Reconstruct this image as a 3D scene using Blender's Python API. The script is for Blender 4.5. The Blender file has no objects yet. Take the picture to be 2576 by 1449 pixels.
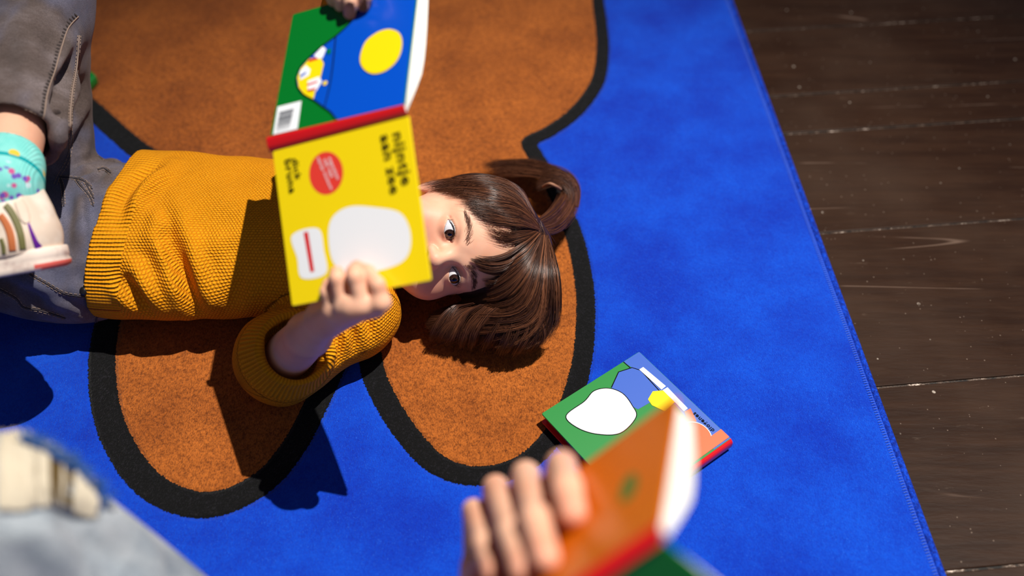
import bpy, math, random
import numpy as np
from mathutils import Vector, Matrix
from mathutils.bvhtree import BVHTree
rng = np.random.default_rng(7)
random.seed(7)
SC = bpy.context.scene
COL = SC.collection
A3 = lambda *v: np.array(v, float)
def nrm(v):
    v = np.asarray(v, float)
    return v / (np.linalg.norm(v) + 1e-12)

# ------------------------------------------------------------------ camera
TH = math.radians(40); CAM = A3(0, 0, 1.0); FP = 2504.0; PW, PH = 2576, 1449
RT = A3(1, 0, 0); FW = A3(0, math.sin(TH), -math.cos(TH)); UP = A3(0, math.cos(TH), math.sin(TH))
def ray(px, py):
    return FW + RT * ((px - PW / 2) / FP) - UP * ((py - PH / 2) / FP)
def P(px, py, z):                       # point seen at a pixel, at height z
    d = ray(px, py); return CAM + d * ((z - CAM[2]) / d[2])
def onpl(px, py, p0, n, off=0.0):       # point seen at a pixel, on a plane
    d = ray(px, py); n = nrm(n)
    return CAM + d * (((np.asarray(p0) + n * off - CAM) @ n) / (d @ n))
def pix(p):
    d = np.asarray(p) - CAM; z = d @ FW
    return A3(PW / 2 + FP * (d @ RT) / z, PH / 2 - FP * (d @ UP) / z)
cd = bpy.data.cameras.new('camera'); cam = bpy.data.objects.new('camera', cd); COL.objects.link(cam)
cam.matrix_world = Matrix([[RT[i], UP[i], -FW[i], CAM[i]] for i in range(3)] + [[0, 0, 0, 1]])
cd.sensor_width = 36; cd.lens = 36 * FP / PW; cd.clip_start = .02
cd.dof.use_dof = True; cd.dof.focus_distance = 1.175; cd.dof.aperture_fstop = 1.7
SC.camera = cam
SC.view_settings.view_transform = 'Standard'; SC.view_settings.look = 'None'
SC.view_settings.gamma = 1; SC.view_settings.exposure = 0; SC.view_settings.use_curve_mapping = False

# ------------------------------------------------------------------ light
SUN = nrm(A3(.262, .104, .958))
AIM = A3(.15, .53, 0); LD = 5.2
sd = bpy.data.lights.new('stage_spot', 'SPOT'); sd.energy = 1860; sd.shadow_soft_size = .022; sd.color = (1, .95, .87)
sd.spot_size = 2 * math.radians(15.9); sd.spot_blend = 1.0
so = bpy.data.objects.new('stage_spot', sd); COL.objects.link(so)
so.rotation_euler = Vector(SUN).to_track_quat('Z', 'Y').to_euler(); so.location = AIM + SUN * LD
wd = bpy.data.worlds.new('world'); SC.world = wd; wd.use_nodes = True
wn = wd.node_tree.nodes; wl = wd.node_tree.links
bg = wn['Background']; bg.inputs[1].default_value = .20
tc = wn.new('ShaderNodeTexCoord'); sp = wn.new('ShaderNodeSeparateXYZ'); wl.new(tc.outputs['Generated'], sp.inputs[0])
def world_math(op, a, b):
    n = wn.new('ShaderNodeMath'); n.operation = op
    for i, v in enumerate((a, b)):
        if isinstance(v, (int, float)): n.inputs[i].default_value = v
        else: wl.new(v, n.inputs[i])
    return n.outputs[0]
# the room round the rug: ambient fill, brighter from the right / near side, dim from the far side
t_ = world_math('ADD', world_math('MULTIPLY', sp.outputs[0], .45), world_math('MULTIPLY', sp.outputs[1], -.45))
t_ = world_math('ADD', t_, .5)
rp = wn.new('ShaderNodeValToRGB'); wl.new(t_, rp.inputs[0])
rp.color_ramp.elements[0].position = .1; rp.color_ramp.elements[0].color = (.10, .13, .24, 1)
rp.color_ramp.elements[1].position = .9; rp.color_ramp.elements[1].color = (.62, .74, 1.05, 1)
wl.new(rp.outputs[0], bg.inputs[0])

# ------------------------------------------------------------------ objects
def srgb(r, g, b):
    f = lambda c: c / 12.92 if c <= .04045 else ((c + .055) / 1.055) ** 2.4
    return (f(r / 255), f(g / 255), f(b / 255), 1)
def link(name, me, mats, parent=None, smooth=True):
    o = bpy.data.objects.new(name, me); COL.objects.link(o)
    for m in (mats if isinstance(mats, (list, tuple)) else [mats]): me.materials.append(m)
    if smooth is True: me.polygons.foreach_set('use_smooth', np.ones(len(me.polygons), bool))
    if parent is not None:
        o.parent = parent; o.matrix_parent_inverse = Matrix.Translation(-Vector(parent.location))
    return o
def mesh(name, V, Fc, mats, parent=None, mi=None, smooth=True, attrs=None):
    V = np.asarray(V, np.float32)
    me = bpy.data.meshes.new(name)
    if isinstance(Fc, np.ndarray):
        n, k = Fc.shape
        me.vertices.add(len(V)); me.vertices.foreach_set('co', V.ravel())
        me.loops.add(n * k); me.loops.foreach_set('vertex_index', Fc.astype(np.int32).ravel())
        me.polygons.add(n); me.polygons.foreach_set('loop_start', np.arange(0, n * k, k, dtype=np.int32))
        me.update(calc_edges=True)
    else:
        me.from_pydata(V.tolist(), [], [list(map(int, f)) for f in Fc]); me.update()
    if mi is not None: me.polygons.foreach_set('material_index', np.asarray(mi, np.int32))
    for k, a in (attrs or {}).items():
        at = me.attributes.new(k, 'FLOAT', 'POINT'); at.data.foreach_set('value', np.asarray(a, np.float32))
    return link(name, me, mats, parent, smooth)
def tag(o, label=None, cat=None, group=None, kind=None):
    for k, v in (('label', label), ('category', cat), ('group', group), ('kind', kind)):
        if v: o[k] = v
    return o
def empty(name, loc, label, cat, group=None):
    o = bpy.data.objects.new(name, None); COL.objects.link(o); o.location = Vector(loc); o.empty_display_size = .02
    bpy.context.view_layer.update()
    return tag(o, label, cat, group)

# ------------------------------------------------------------------ materials
class NT:
    def __init__(s, name, rough=.6, color=(.5, .5, .5, 1), spec=.5):
        s.m = bpy.data.materials.new(name); s.m.use_nodes = True
        s.n = s.m.node_tree.nodes; s.l = s.m.node_tree.links; s.b = s.n['Principled BSDF']
        s.set('Roughness', rough); s.set('Base Color', color); s.set('Specular IOR Level', spec)
    def set(s, k, v):
        if hasattr(v, 'is_output'): s.l.new(v, s.b.inputs[k])
        else: s.b.inputs[k].default_value = v
    def node(s, t, **kw):
        n = s.n.new(t)
        for k, v in kw.items(): setattr(n, k, v)
        return n
    def conn(s, v, sock):
        if hasattr(v, 'is_output'): s.l.new(v, sock)
        else: sock.default_value = v
    def math(s, op, a, b=0.0, c=None):
        n = s.node('ShaderNodeMath', operation=op); s.conn(a, n.inputs[0]); s.conn(b, n.inputs[1])
        if c is not None: s.conn(c, n.inputs[2])
        return n.outputs[0]
    def obj(s): return s.node('ShaderNodeTexCoord').outputs['Object']
    def attr(s, k): return s.node('ShaderNodeAttribute', attribute_name=k).outputs['Fac']
    def noise(s, scale, detail=2, rough=.5, vec=None, out=0):
        n = s.node('ShaderNodeTexNoise'); n.inputs['Scale'].default_value = scale
        n.inputs['Detail'].default_value = detail; n.inputs['Roughness'].default_value = rough
        s.l.new(vec if vec is not None else s.obj(), n.inputs['Vector']); return n.outputs[out]
    def mapping(s, scale=(1, 1, 1), rot=(0, 0, 0), vec=None):
        n = s.node('ShaderNodeMapping'); n.inputs['Scale'].default_value = scale; n.inputs['Rotation'].default_value = rot
        s.l.new(vec if vec is not None else s.obj(), n.inputs['Vector']); return n.outputs[0]
    def ramp(s, f, *stops, interp='LINEAR'):
        n = s.node('ShaderNodeValToRGB'); s.l.new(f, n.inputs[0]); cr = n.color_ramp; cr.interpolation = interp
        while len(cr.elements) < len(stops): cr.elements.new(.5)
        for e, (p, c) in zip(cr.elements, stops): e.position = p; e.color = c if len(c) == 4 else (*c, 1)
        return n.outputs[0]
    def mix(s, f, a, b, blend='MIX'):
        n = s.node('ShaderNodeMix', data_type='RGBA', blend_type=blend)
        s.conn(f, n.inputs[0]); s.conn(a, n.inputs[6]); s.conn(b, n.inputs[7]); return n.outputs[2]
    def step(s, x, a, b):
        n = s.node('ShaderNodeMapRange', interpolation_type='SMOOTHSTEP'); s.conn(x, n.inputs[0])
        n.inputs[1].default_value = a; n.inputs[2].default_value = b; return n.outputs[0]
    def bump(s, h, dist=.001, strength=1.0, normal=None):
        n = s.node('ShaderNodeBump'); n.inputs['Distance'].default_value = dist; n.inputs['Strength'].default_value = strength
        s.l.new(h, n.inputs['Height'])
        if normal is not None: s.l.new(normal, n.inputs['Normal'])
        s.l.new(n.outputs[0], s.b.inputs['Normal']); return n.outputs[0]
def plain(name, col, rough=.5, spec=.5, coat=0.0):
    t = NT(name, rough, col, spec)
    if coat: t.set('Coat Weight', coat); t.set('Coat Roughness', .12)
    return t.m

def m_rug():
    t = NT('rug_pile', .9, spec=.15)
    d = t.attr('zone')
    w = t.attr('band')
    n1 = t.math('SUBTRACT', t.noise(380, 2), .5)
    dn = t.math('ADD', d, t.math('MULTIPLY', n1, .0050))
    fb = t.step(dn, -.0004, .0004)
    fo = t.step(t.math('SUBTRACT', dn, w), -.0004, .0004)
    mott = t.noise(9, 3, .6)
    vec = t.mapping((1, .5, 1))
    fine = t.noise(700, 2, .7, vec)
    grain = t.math('ADD', t.math('MULTIPLY', fine, .75), t.math('MULTIPLY', t.noise(230, 2, .6), .5))
    blue = t.mix(t.ramp(mott, (.35, (0, 0, 0)), (.65, (1, 1, 1))), srgb(0, 44, 168), srgb(1, 64, 192))
    brown = t.mix(t.ramp(mott, (.35, (0, 0, 0)), (.65, (1, 1, 1))), srgb(140, 73, 23), srgb(165, 90, 31))
    brown = t.mix(t.step(grain, .35, .85), t.mix(1.0, brown, (.36, .31, .28, 1), 'MULTIPLY'), t.mix(1.0, brown, (1.35, 1.36, 1.4, 1), 'MULTIPLY'))
    blue = t.mix(t.step(grain, .35, .85), t.mix(1.0, blue, (.6, .74, .85, 1), 'MULTIPLY'), t.mix(1.0, blue, (3.0, 1.35, 1.08, 1), 'MULTIPLY'))
    black = t.mix(t.step(grain, .62, .9), srgb(3, 3, 4), srgb(27, 25, 31))
    # glints on the fibres, painted into the blue as pale specks
    spk = t.step(t.noise(950, 2, .6), .63, .76)
    blue = t.mix(t.math('MULTIPLY', spk, .55), blue, srgb(70, 140, 240))
    c = t.mix(fo, t.mix(fb, brown, black), blue)
    t.set('Base Color', c)
    t.set('Sheen Weight', .12); t.set('Sheen Roughness', .5)
    # carved groove along the outlines plus the pile itself
    g1 = t.math('SUBTRACT', 1.0, t.step(t.math('ABSOLUTE', d), 0, .004))
    g2 = t.math('SUBTRACT', 1.0, t.step(t.math('ABSOLUTE', t.math('SUBTRACT', d, w)), 0, .004))
    h = t.math('SUBTRACT', t.math('MULTIPLY', grain, 1.0), t.math('MULTIPLY', t.math('MAXIMUM', g1, g2), .9))
    h = t.math('ADD', h, t.math('MULTIPLY', t.noise(45, 2), .6))
    t.bump(h, .0022, .8)
    return t.m
def m_floor():
    t = NT('painted_planks', .33, spec=.09)
    v = t.mapping((1, 9, 1))
    g = t.noise(6, 5, .65, v)
    base = t.mix(t.step(g, .3, .75), srgb(36, 20, 12), srgb(51, 32, 21))
    big = t.noise(3, 3, .6)
    base = t.mix(t.math('MULTIPLY', t.step(big, .4, .75), .55), base, srgb(66, 50, 40))
    # dust specks, scuffs and long scratches
    vo = t.node('ShaderNodeTexVoronoi', feature='F1'); vo.inputs['Scale'].default_value = 55
    t.l.new(t.obj(), vo.inputs['Vector'])
    sepc = t.node('ShaderNodeSeparateColor'); t.l.new(vo.outputs['Color'], sepc.inputs[0])
    rad = t.math('MULTIPLY', t.step(sepc.outputs[0], .72, 1.0), .13)
    spot = t.step(t.math('SUBTRACT', rad, vo.outputs['Distance']), -.02, .05)
    spot = t.math('MULTIPLY', spot, t.step(t.noise(160, 1), .3, .7))
    vo2 = t.node('ShaderNodeTexVoronoi', feature='F1'); vo2.inputs['Scale'].default_value = 190
    t.l.new(t.obj(), vo2.inputs['Vector'])
    sep2 = t.node('ShaderNodeSeparateColor'); t.l.new(vo2.outputs['Color'], sep2.inputs[0])
    spot2 = t.step(t.math('SUBTRACT', t.math('MULTIPLY', t.step(sep2.outputs[0], .8, 1.0), .2), vo2.outputs['Distance']), -.02, .05)
    sm = t.noise(26, 4, .7, t.mapping((1, 4, 1), (0, 0, .4)))
    smear = t.step(sm, .62, .85)
    def scratch(vec, sc, wd, lo):
        l = t.math('ABSOLUTE', t.math('SUBTRACT', t.noise(sc, 1, .4, vec), .5))
        return t.math('MULTIPLY', t.math('SUBTRACT', 1.0, t.step(l, 0, wd)), t.step(t.noise(5, 3, .6, t.mapping((1, 3, 1), (0, 0, sc))), lo, lo + .12))
    s1 = scratch(t.mapping((.6, 7, 1), (0, 0, -.09)), 1.6, .006, .54); s2 = scratch(t.mapping((2, 3, 1), (0, 0, 1.0)), 2.2, .0018, .70)
    base = t.mix(t.math('MULTIPLY', s1, .32), base, srgb(150, 124, 108)); base = t.mix(t.math('MULTIPLY', s2, .4), base, srgb(150, 128, 112))
    base = t.mix(t.math('MULTIPLY', smear, .35), base, srgb(120, 102, 88))
    base = t.mix(t.math('MULTIPLY', spot2, .35), base, srgb(150, 130, 115))
    base = t.mix(t.math('MULTIPLY', spot, .8), base, srgb(205, 190, 175))
    t.set('Base Color', base)
    t.set('Roughness', t.math('ADD', .30, t.math('MULTIPLY', t.noise(20, 4, .6), .25)))
    h = t.math('ADD', t.math('MULTIPLY', g, .5), t.math('MULTIPLY', t.noise(30, 4, .6, t.mapping((1, 5, 1))), .6))
    t.bump(h, .0010, .5)
    return t.m
def m_knit(name, rib=False):
    t = NT(name, .85, spec=.15)
    u, v = t.attr('ku'), t.attr('kv')
    wob = t.math('ADD', t.math('MULTIPLY', t.math('SUBTRACT', t.noise(60, 2), .5), .9), t.math('MULTIPLY', t.math('SUBTRACT', t.noise(260, 2), .5), 1.1))
    if rib:
        a = t.math('SINE', t.math('ADD', t.math('MULTIPLY', v, 2 * math.pi / .0046), wob))
        b = t.math('ABSOLUTE', t.math('SINE', t.math('MULTIPLY', u, math.pi / .004)))
        h = t.math('ADD', t.math('MULTIPLY', a, .8), t.math('MULTIPLY', b, .25)); dist = .0014
    else:
        vv = t.math('ADD', t.math('DIVIDE', v, .0036), t.math('MULTIPLY', wob, .35))
        uu = t.math('ADD', t.math('ADD', t.math('DIVIDE', u, .0041), t.math('MULTIPLY', wob, .5)), t.math('MULTIPLY', t.math('FLOOR', vv), .5))
        a = t.math('POWER', t.math('ABSOLUTE', t.math('SINE', t.math('MULTIPLY', uu, math.pi))), 1.25)
        b = t.math('POWER', t.math('ABSOLUTE', t.math('SINE', t.math('MULTIPLY', vv, math.pi))), 1.1)
        h = t.math('MULTIPLY', a, b); dist = .0015
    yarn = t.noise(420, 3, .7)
    col = t.mix(t.step(h, -1.0 if rib else -.1, .2 if rib else .75), srgb(200, 120, 4), srgb(238, 156, 14))  # hollows between stitches get a darker colour, painting in their shade
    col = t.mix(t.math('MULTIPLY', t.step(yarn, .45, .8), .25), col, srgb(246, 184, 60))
    t.set('Base Color', col)
    t.bump(t.math('ADD', h, t.math('MULTIPLY', yarn, .5)), dist, 1.0)
    return t.m
def m_denim(name, c0, c1, c2, fade_scale=14, wash=None):
    t = NT(name, .85, spec=.12)
    fade = t.noise(fade_scale, 4, .6, t.mapping((1, 1.6, 1)))
    w = t.node('ShaderNodeTexWave', wave_type='BANDS', bands_direction='DIAGONAL'); w.inputs['Scale'].default_value = 520
    w.inputs['Distortion'].default_value = 3; w.inputs['Detail'].default_value = 2; t.l.new(t.obj(), w.inputs['Vector'])
    weave = t.math('ADD', t.math('MULTIPLY', w.outputs['Fac'], .5), t.math('MULTIPLY', t.noise(600, 2, .7), .6))
    c = t.ramp(fade, (.3, c0), (.5, c1), (.72, c2))
    if wash: c = t.mix(t.math('MULTIPLY', t.step(t.noise(9, 3, .55, t.mapping((1.6, .6, 1.2))), .44, .66), .5), c, wash)
    c = t.mix(t.step(weave, .3, .9), t.mix(1.0, c, (.5, .5, .5, 1), 'MULTIPLY'), t.mix(1.0, c, (1.5, 1.5, 1.5, 1), 'MULTIPLY'))
    t.set('Base Color', c); t.set('Sheen Weight', .1)
    t.bump(t.math('ADD', t.math('MULTIPLY', weave, .5), t.math('MULTIPLY', t.noise(55, 3, .6), 1.0)), .0012, .7)
    return t.m
def m_skin(name, base, blush):
    t = NT(name, .48, spec=.3)
    n = t.noise(22, 3, .6)
    c = t.mix(t.step(n, .35, .75), base, blush)
    red = t.attr('red')
    c = t.mix(red, c, srgb(196, 88, 76))
    t.set('Base Color', c)
    t.set('Subsurface Weight', .22); t.set('Subsurface Radius', (1.0, .35, .18)); t.set('Subsurface Scale', .008)
    t.bump(t.noise(900, 2, .6), .0002, .35)
    return t.m
def m_hair():
    t = NT('brown_hair', .36, spec=.55)
    r = t.attr('rnd')
    c = t.ramp(r, (0, srgb(48, 26, 17)), (.5, srgb(84, 48, 31)), (1, srgb(140, 88, 58)))
    t.set('Base Color', c)
    return t.m
M = dict(
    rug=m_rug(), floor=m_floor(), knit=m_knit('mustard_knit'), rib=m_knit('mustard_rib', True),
    denim=m_denim('grey_denim', srgb(76, 64, 59), srgb(97, 84, 80), srgb(126, 114, 114), 14, srgb(98, 108, 142)),
    pale=m_denim('pale_denim', srgb(128, 140, 152), srgb(176, 182, 188), srgb(208, 210, 212), 9),
    skin=m_skin('skin', srgb(235, 182, 153), srgb(229, 166, 136)), hair=m_hair(),
    seam=plain('seam_thread', srgb(146, 124, 110), .8), seamdark=plain('seam_shadow_cloth', srgb(62, 54, 56), .9),
    white=plain('white_card', srgb(238, 240, 244), .35, coat=.15), page=plain('page_edges', srgb(240, 238, 232), .8, .2),
    yellow=plain('yellow_card', srgb(246, 216, 6), .34, coat=.2), red=plain('red_card', srgb(214, 22, 28), .32, coat=.3),
    blue=plain('blue_card', srgb(0, 76, 194), .33, coat=.2), green=plain('green_card', srgb(0, 112, 34), .33, coat=.2),
    black=plain('black_ink', srgb(10, 9, 10), .8, .08), sticker=plain('red_sticker', srgb(228, 62, 50), .35),
    grey=plain('grey_ink', srgb(120, 122, 128), .5))

# ------------------------------------------------------------------ distance fields -> smooth meshes
def smin(a, b, k):
    h = np.maximum(k - np.abs(a - b), 0) / k
    return np.minimum(a, b) - h * h * k * .25
class Vox:
    def __init__(s, lo, hi, h):
        s.lo = np.asarray(lo, float); s.h = h
        s.n = np.ceil((np.asarray(hi) - s.lo) / h).astype(int) + 1
        s.d = np.full(s.n, .03, np.float32)
    def blk(s, lo, hi, m):
        i0 = np.clip(np.floor((lo - m - s.lo) / s.h).astype(int), 0, s.n - 1)
        i1 = np.clip(np.ceil((hi + m - s.lo) / s.h).astype(int) + 1, 1, s.n)
        sl = tuple(slice(a, b) for a, b in zip(i0, i1))
        ax = [(s.lo[i] + s.h * np.arange(i0[i], i1[i])).astype(np.float32) for i in range(3)]
        return sl, ax[0][:, None, None], ax[1][None, :, None], ax[2][None, None, :]
    def put(s, sl, d, k, sub=False):
        if 0 in s.d[sl].shape: return
        if sub: s.d[sl] = -smin(-s.d[sl], d, max(k, 1e-6))
        else: s.d[sl] = smin(s.d[sl], d, max(k, 1e-6))
    def cone(s, a, b, ra, rb, k=.006, sub=False):
        a, b = np.asarray(a, float), np.asarray(b, float); r = max(ra, rb)
        sl, x, y, z = s.blk(np.minimum(a, b), np.maximum(a, b), r + k + .012)
        ba = b - a; L = ba @ ba + 1e-12
        px, py, pz = x - a[0], y - a[1], z - a[2]
        t = np.clip((px * ba[0] + py * ba[1] + pz * ba[2]) / L, 0, 1)
        d = np.sqrt((px - t * ba[0]) ** 2 + (py - t * ba[1]) ** 2 + (pz - t * ba[2]) ** 2) - (ra + (rb - ra) * t)
        s.put(sl, d.astype(np.float32), k, sub)
    def chain(s, pts, k=.004):
        for (a, ra), (b, rb) in zip(pts[:-1], pts[1:]): s.cone(a, b, ra, rb, k)
    def ell(s, c, R, r, k=.006, sub=False):      # R: rows are the axes
        c = np.asarray(c, float); R = np.asarray(R, float); r = np.asarray(r, float); e = r.max()
        sl, x, y, z = s.blk(c, c, e + k + .012)
        q = [R[i][0] * (x - c[0]) + R[i][1] * (y - c[1]) + R[i][2] * (z - c[2]) for i in range(3)]
        k0 = np.sqrt(sum((q[i] / r[i]) ** 2 for i in range(3))) + 1e-9
        k1 = np.sqrt(sum((q[i] / r[i] ** 2) ** 2 for i in range(3))) + 1e-9
        s.put(sl, (k0 * (k0 - 1) / k1).astype(np.float32), k, sub)
    def surf(s):
        d = s.d; g = d < 0
        nx, ny, nz = d.shape
        cs = np.zeros((nx - 1, ny - 1, nz - 1), np.int8)
        offs = [(i, j, k) for i in (0, 1) for j in (0, 1) for k in (0, 1)]
        for i, j, k in offs: cs += g[i:nx - 1 + i, j:ny - 1 + j, k:nz - 1 + k]
        act = np.argwhere((cs > 0) & (cs < 8))
        idx = np.full(cs.shape, -1, np.int32); idx[tuple(act.T)] = np.arange(len(act))
        val = {o: d[act[:, 0] + o[0], act[:, 1] + o[1], act[:, 2] + o[2]] for o in offs}
        acc = np.zeros((len(act), 3)); cnt = np.zeros(len(act))
        for o in offs:
            for ax in range(3):
                if o[ax] == 0:
                    o2 = tuple(v + (1 if q == ax else 0) for q, v in enumerate(o))
                    a, b = val[o], val[o2]; m = (a < 0) != (b < 0)
                    t = np.where(m, a / np.where(m, a - b, 1), 0)
                    p = np.tile(np.array(o, float), (len(act), 1)); p[:, ax] += t
                    acc[m] += p[m]; cnt[m] += 1
        V = s.lo + s.h * (act + acc / cnt[:, None])
        Q = []
        for ax in range(3):
            u, v = (ax + 1) % 3, (ax + 2) % 3
            sl0 = [slice(1, n - 1) for n in d.shape]; sl1 = list(sl0)
            sl0[ax] = slice(0, d.shape[ax] - 1); sl1[ax] = slice(1, d.shape[ax])
            a, b = g[tuple(sl0)], g[tuple(sl1)]
            e = np.argwhere(a != b)
            fl = a[tuple(e.T)]
            base = e.copy()
            for q in (u, v): base[:, q] += 1
            def at(du, dv):
                c = base.copy(); c[:, u] += du; c[:, v] += dv
                return idx[c[:, 0], c[:, 1], c[:, 2]]
            q4 = np.stack([at(-1, -1), at(0, -1), at(0, 0), at(-1, 0)], 1)
            q4[~fl] = q4[~fl][:, ::-1]
            Q.append(q4)
        Q = np.concatenate(Q); Q = Q[(Q >= 0).all(1)]
        return V, Q
def vnormals(V, Q):
    n = np.cross(V[Q[:, 2]] - V[Q[:, 0]], V[Q[:, 3]] - V[Q[:, 1]])
    N = np.zeros_like(V)
    for i in range(4): np.add.at(N, Q[:, i], n)
    return N / (np.linalg.norm(N, axis=1, keepdims=True) + 1e-12)
def join(parts):
    Vs, Qs, o = [], [], 0
    for V, Q in parts: Vs.append(V); Qs.append(Q + o); o += len(V)
    return np.concatenate(Vs), np.concatenate(Qs)
def submesh(V, Q, mask):
    q = Q[mask]; u, inv = np.unique(q, return_inverse=True)
    return V[u], inv.reshape(q.shape), u
def bvh(V, Q): return BVHTree.FromPolygons(V.tolist(), Q.tolist())
def hit(tree, px, py, lift=0.0):
    d = nrm(ray(px, py)); h = tree.ray_cast(Vector(CAM), Vector(d))
    if h[0] is None: return None
    n = np.array(h[1]); n = n if n @ d < 0 else -n
    return np.array(h[0]) + n * lift
def segdist(V, a, b):
    ba = b - a; t = np.clip(((V - a) @ ba) / (ba @ ba + 1e-12), 0, 1)
    return np.linalg.norm(V - a - t[:, None] * ba, axis=1), t
def creases(V, Q, lst):
    N = vnormals(V, Q)
    for pts, depth, w in lst:
        best = np.full(len(V), 9.0)
        tt = np.zeros(len(V)); n = len(pts) - 1
        for i, (a, b) in enumerate(zip(pts[:-1], pts[1:])):
            dd, t = segdist(V, np.asarray(a), np.asarray(b)); m = dd < best
            best[m] = dd[m]; tt[m] = (i + t[m]) / n
        fall = np.sin(np.clip(tt, .02, .98) * math.pi) ** .5
        V = V + N * (depth * fall * (np.exp(-(best / w) ** 2) - .35 * np.exp(-((best - 2.0 * w) / w) ** 2)))[:, None]
    return V
def smooth_poly(pts, n=10, closed=False):
    pts = np.asarray(pts, float); m = len(pts); out = []
    R = range(m) if closed else range(m - 1)
    for i in R:
        g = (lambda j: pts[j % m]) if closed else (lambda j: pts[min(max(j, 0), m - 1)])
        p0, p1, p2, p3 = g(i - 1), g(i), g(i + 1), g(i + 2)
        for t in np.arange(n) / n:
            out.append(.5 * (2 * p1 + (p2 - p0) * t + (2 * p0 - 5 * p1 + 4 * p2 - p3) * t * t + (3 * p1 - p0 - 3 * p2 + p3) * t ** 3))
    if not closed: out.append(pts[-1])
    return np.array(out)
def tubes(lines, rad, sides=5):
    """one array of tapered tubes; rad: list of arrays or numbers"""
    Vs, Qs, o = [], [], 0
    ang = np.arange(sides) * 2 * math.pi / sides
    for L, r in zip(lines, rad):
        L = np.asarray(L, float); n = len(L)
        T = np.gradient(L, axis=0); T /= np.linalg.norm(T, axis=1, keepdims=True) + 1e-12
        ref = A3(0, 0, 1) if abs(T[0][2]) < .8 else A3(1, 0, 0)
        B = np.cross(T, ref); B /= np.linalg.norm(B, axis=1, keepdims=True) + 1e-12
        C = np.cross(B, T)
        r = np.broadcast_to(np.asarray(r, float), (n,))
        ring = L[:, None] + r[:, None, None] * (B[:, None] * np.cos(ang)[None, :, None] + C[:, None] * np.sin(ang)[None, :, None])
        Vs.append(ring.reshape(-1, 3))
        i = np.arange(n - 1)[:, None] * sides; j = np.arange(sides)[None]; j2 = (j + 1) % sides
        Qs.append(np.stack([i + j, i + j2, i + sides + j2, i + sides + j], -1).reshape(-1, 4) + o); o += n * sides
    return np.concatenate(Vs), np.concatenate(Qs)

# ------------------------------------------------------------------ floor: dark painted planks
pd = nrm(A3(math.cos(math.radians(5.6)), math.sin(math.radians(5.6)), 0)); pn = A3(-pd[1], pd[0], 0)
cuts = sorted(float(P(x, y, 0) @ pn) for x, y in ((2576, 1419), (2576, 943), (2576, 549), (2100, 328), (2200, 226)))
w0 = cuts[1] - cuts[0]
cuts = [cuts[0] - w0 * k for k in (4, 3, 2, 1)] + cuts + [cuts[-1] + .17 * k for k in range(1, 6)]
V, Fc = [], []
def addbox(V, Fc, o, ex, ey, ez, bev=0.0):
    b = len(V)
    for k in (0, 1):
        for i, j in ((0, 0), (1, 0), (1, 1), (0, 1)):
            V.append(o + ex * i + ey * j + ez * k)
    for f in ((3, 2, 1, 0), (4, 5, 6, 7), (0, 1, 5, 4), (1, 2, 6, 5), (2, 3, 7, 6), (3, 0, 4, 7)): Fc.append([b + q for q in f])
for a, b in zip(cuts[:-1], cuts[1:]):
    g = .0015
    zt = rng.uniform(-.0006, 0)
    addbox(V, Fc, -2.6 * pd + pn * (a + g) + A3(0, 0, -.03), pd * 5.2, pn * (b - a - 2 * g), A3(0, 0, .03 + zt))
floor = mesh('floor', V, Fc, M['floor'], smooth=False)
bv = floor.modifiers.new('edge', 'BEVEL'); bv.width = .0012; bv.segments = 2
tag(floor, 'dark brown painted plank floor, scuffed and glossy', 'floor', kind='structure')
V, Fc = [], []
addbox(V, Fc, -2.6 * pd + pn * cuts[0] + A3(0, 0, -.05), pd * 5.2, pn * (cuts[-1] - cuts[0]), A3(0, 0, .0478))
sub = mesh('floor_gap_dust', V, Fc, NT('gap_dust', .9).m, parent=floor, smooth=False)
t = NT('gap_grit', .8); gr = t.noise(110, 4, .85, t.mapping((.5, 1, 1)))
t.set('Base Color', t.ramp(gr, (.42, srgb(14, 9, 6)), (.56, srgb(84, 66, 54)), (.68, srgb(225, 205, 190))))
sub.data.materials[0] = t.m
sub['label'] = 'pale grit lying in the gaps between the planks'

# ------------------------------------------------------------------ rug
ZR = .012
def pol(*pts): return [P(x, y, ZR)[:2] for x, y in pts]
inner = pol((1480, -400), (1487, -150), (1488, -20), (1497, 60), (1500, 120), (1490, 190), (1462, 240), (1420, 285), (1370, 320), (1312, 352),
            (1330, 400), (1375, 480), (1412, 565), (1432, 630), (1447, 720), (1449, 800), (1440, 900), (1412, 1000), (1370, 1080),
            (1310, 1140), (1240, 1168), (1170, 1168), (1105, 1138), (1045, 1070), (1000, 1000), (968, 930), (955, 860), (935, 800), (900, 790),
            (860, 830), (810, 920), (765, 1010), (720, 1095), (660, 1172), (590, 1218), (520, 1236), (450, 1220), (390, 1180), (345, 1120),
            (308, 1040), (292, 950), (294, 860), (320, 760), (420, 560), (520, 450), (470, 410), (385, 372), (320, 322), (265, 272), (215, 222),
            (185, 130), (175, 0), (190, -200), (260, -420))
inner = smooth_poly(inner, 8, True)
def sdist(X, Y, poly):
    best = np.full(X.shape, 9.0); ins = np.zeros(X.shape, bool)
    for (ax, ay), (bx, by) in zip(poly, np.roll(poly, -1, 0)):
        ex, ey = bx - ax, by - ay
        t = np.clip(((X - ax) * ex + (Y - ay) * ey) / (ex * ex + ey * ey + 1e-15), 0, 1)
        best = np.minimum(best, (X - ax - t * ex) ** 2 + (Y - ay - t * ey) ** 2)
        c = (ay > Y) != (by > Y)
        ins ^= c & (X < (bx - ax) * (Y - ay) / ((by - ay) + 1e-15) + ax)
    return np.sqrt(best) * np.where(ins, -1, 1)
e0, e1 = P(1838, 0, ZR)[:2], P(2372, 1449, ZR)[:2]
y0, y1, x0 = -.35, 2.05, -1.45
edge_x = lambda y: e0[0] + (e1[0] - e0[0]) * (y - e0[1]) / (e1[1] - e0[1])
ny, nx = 420, 330
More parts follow.
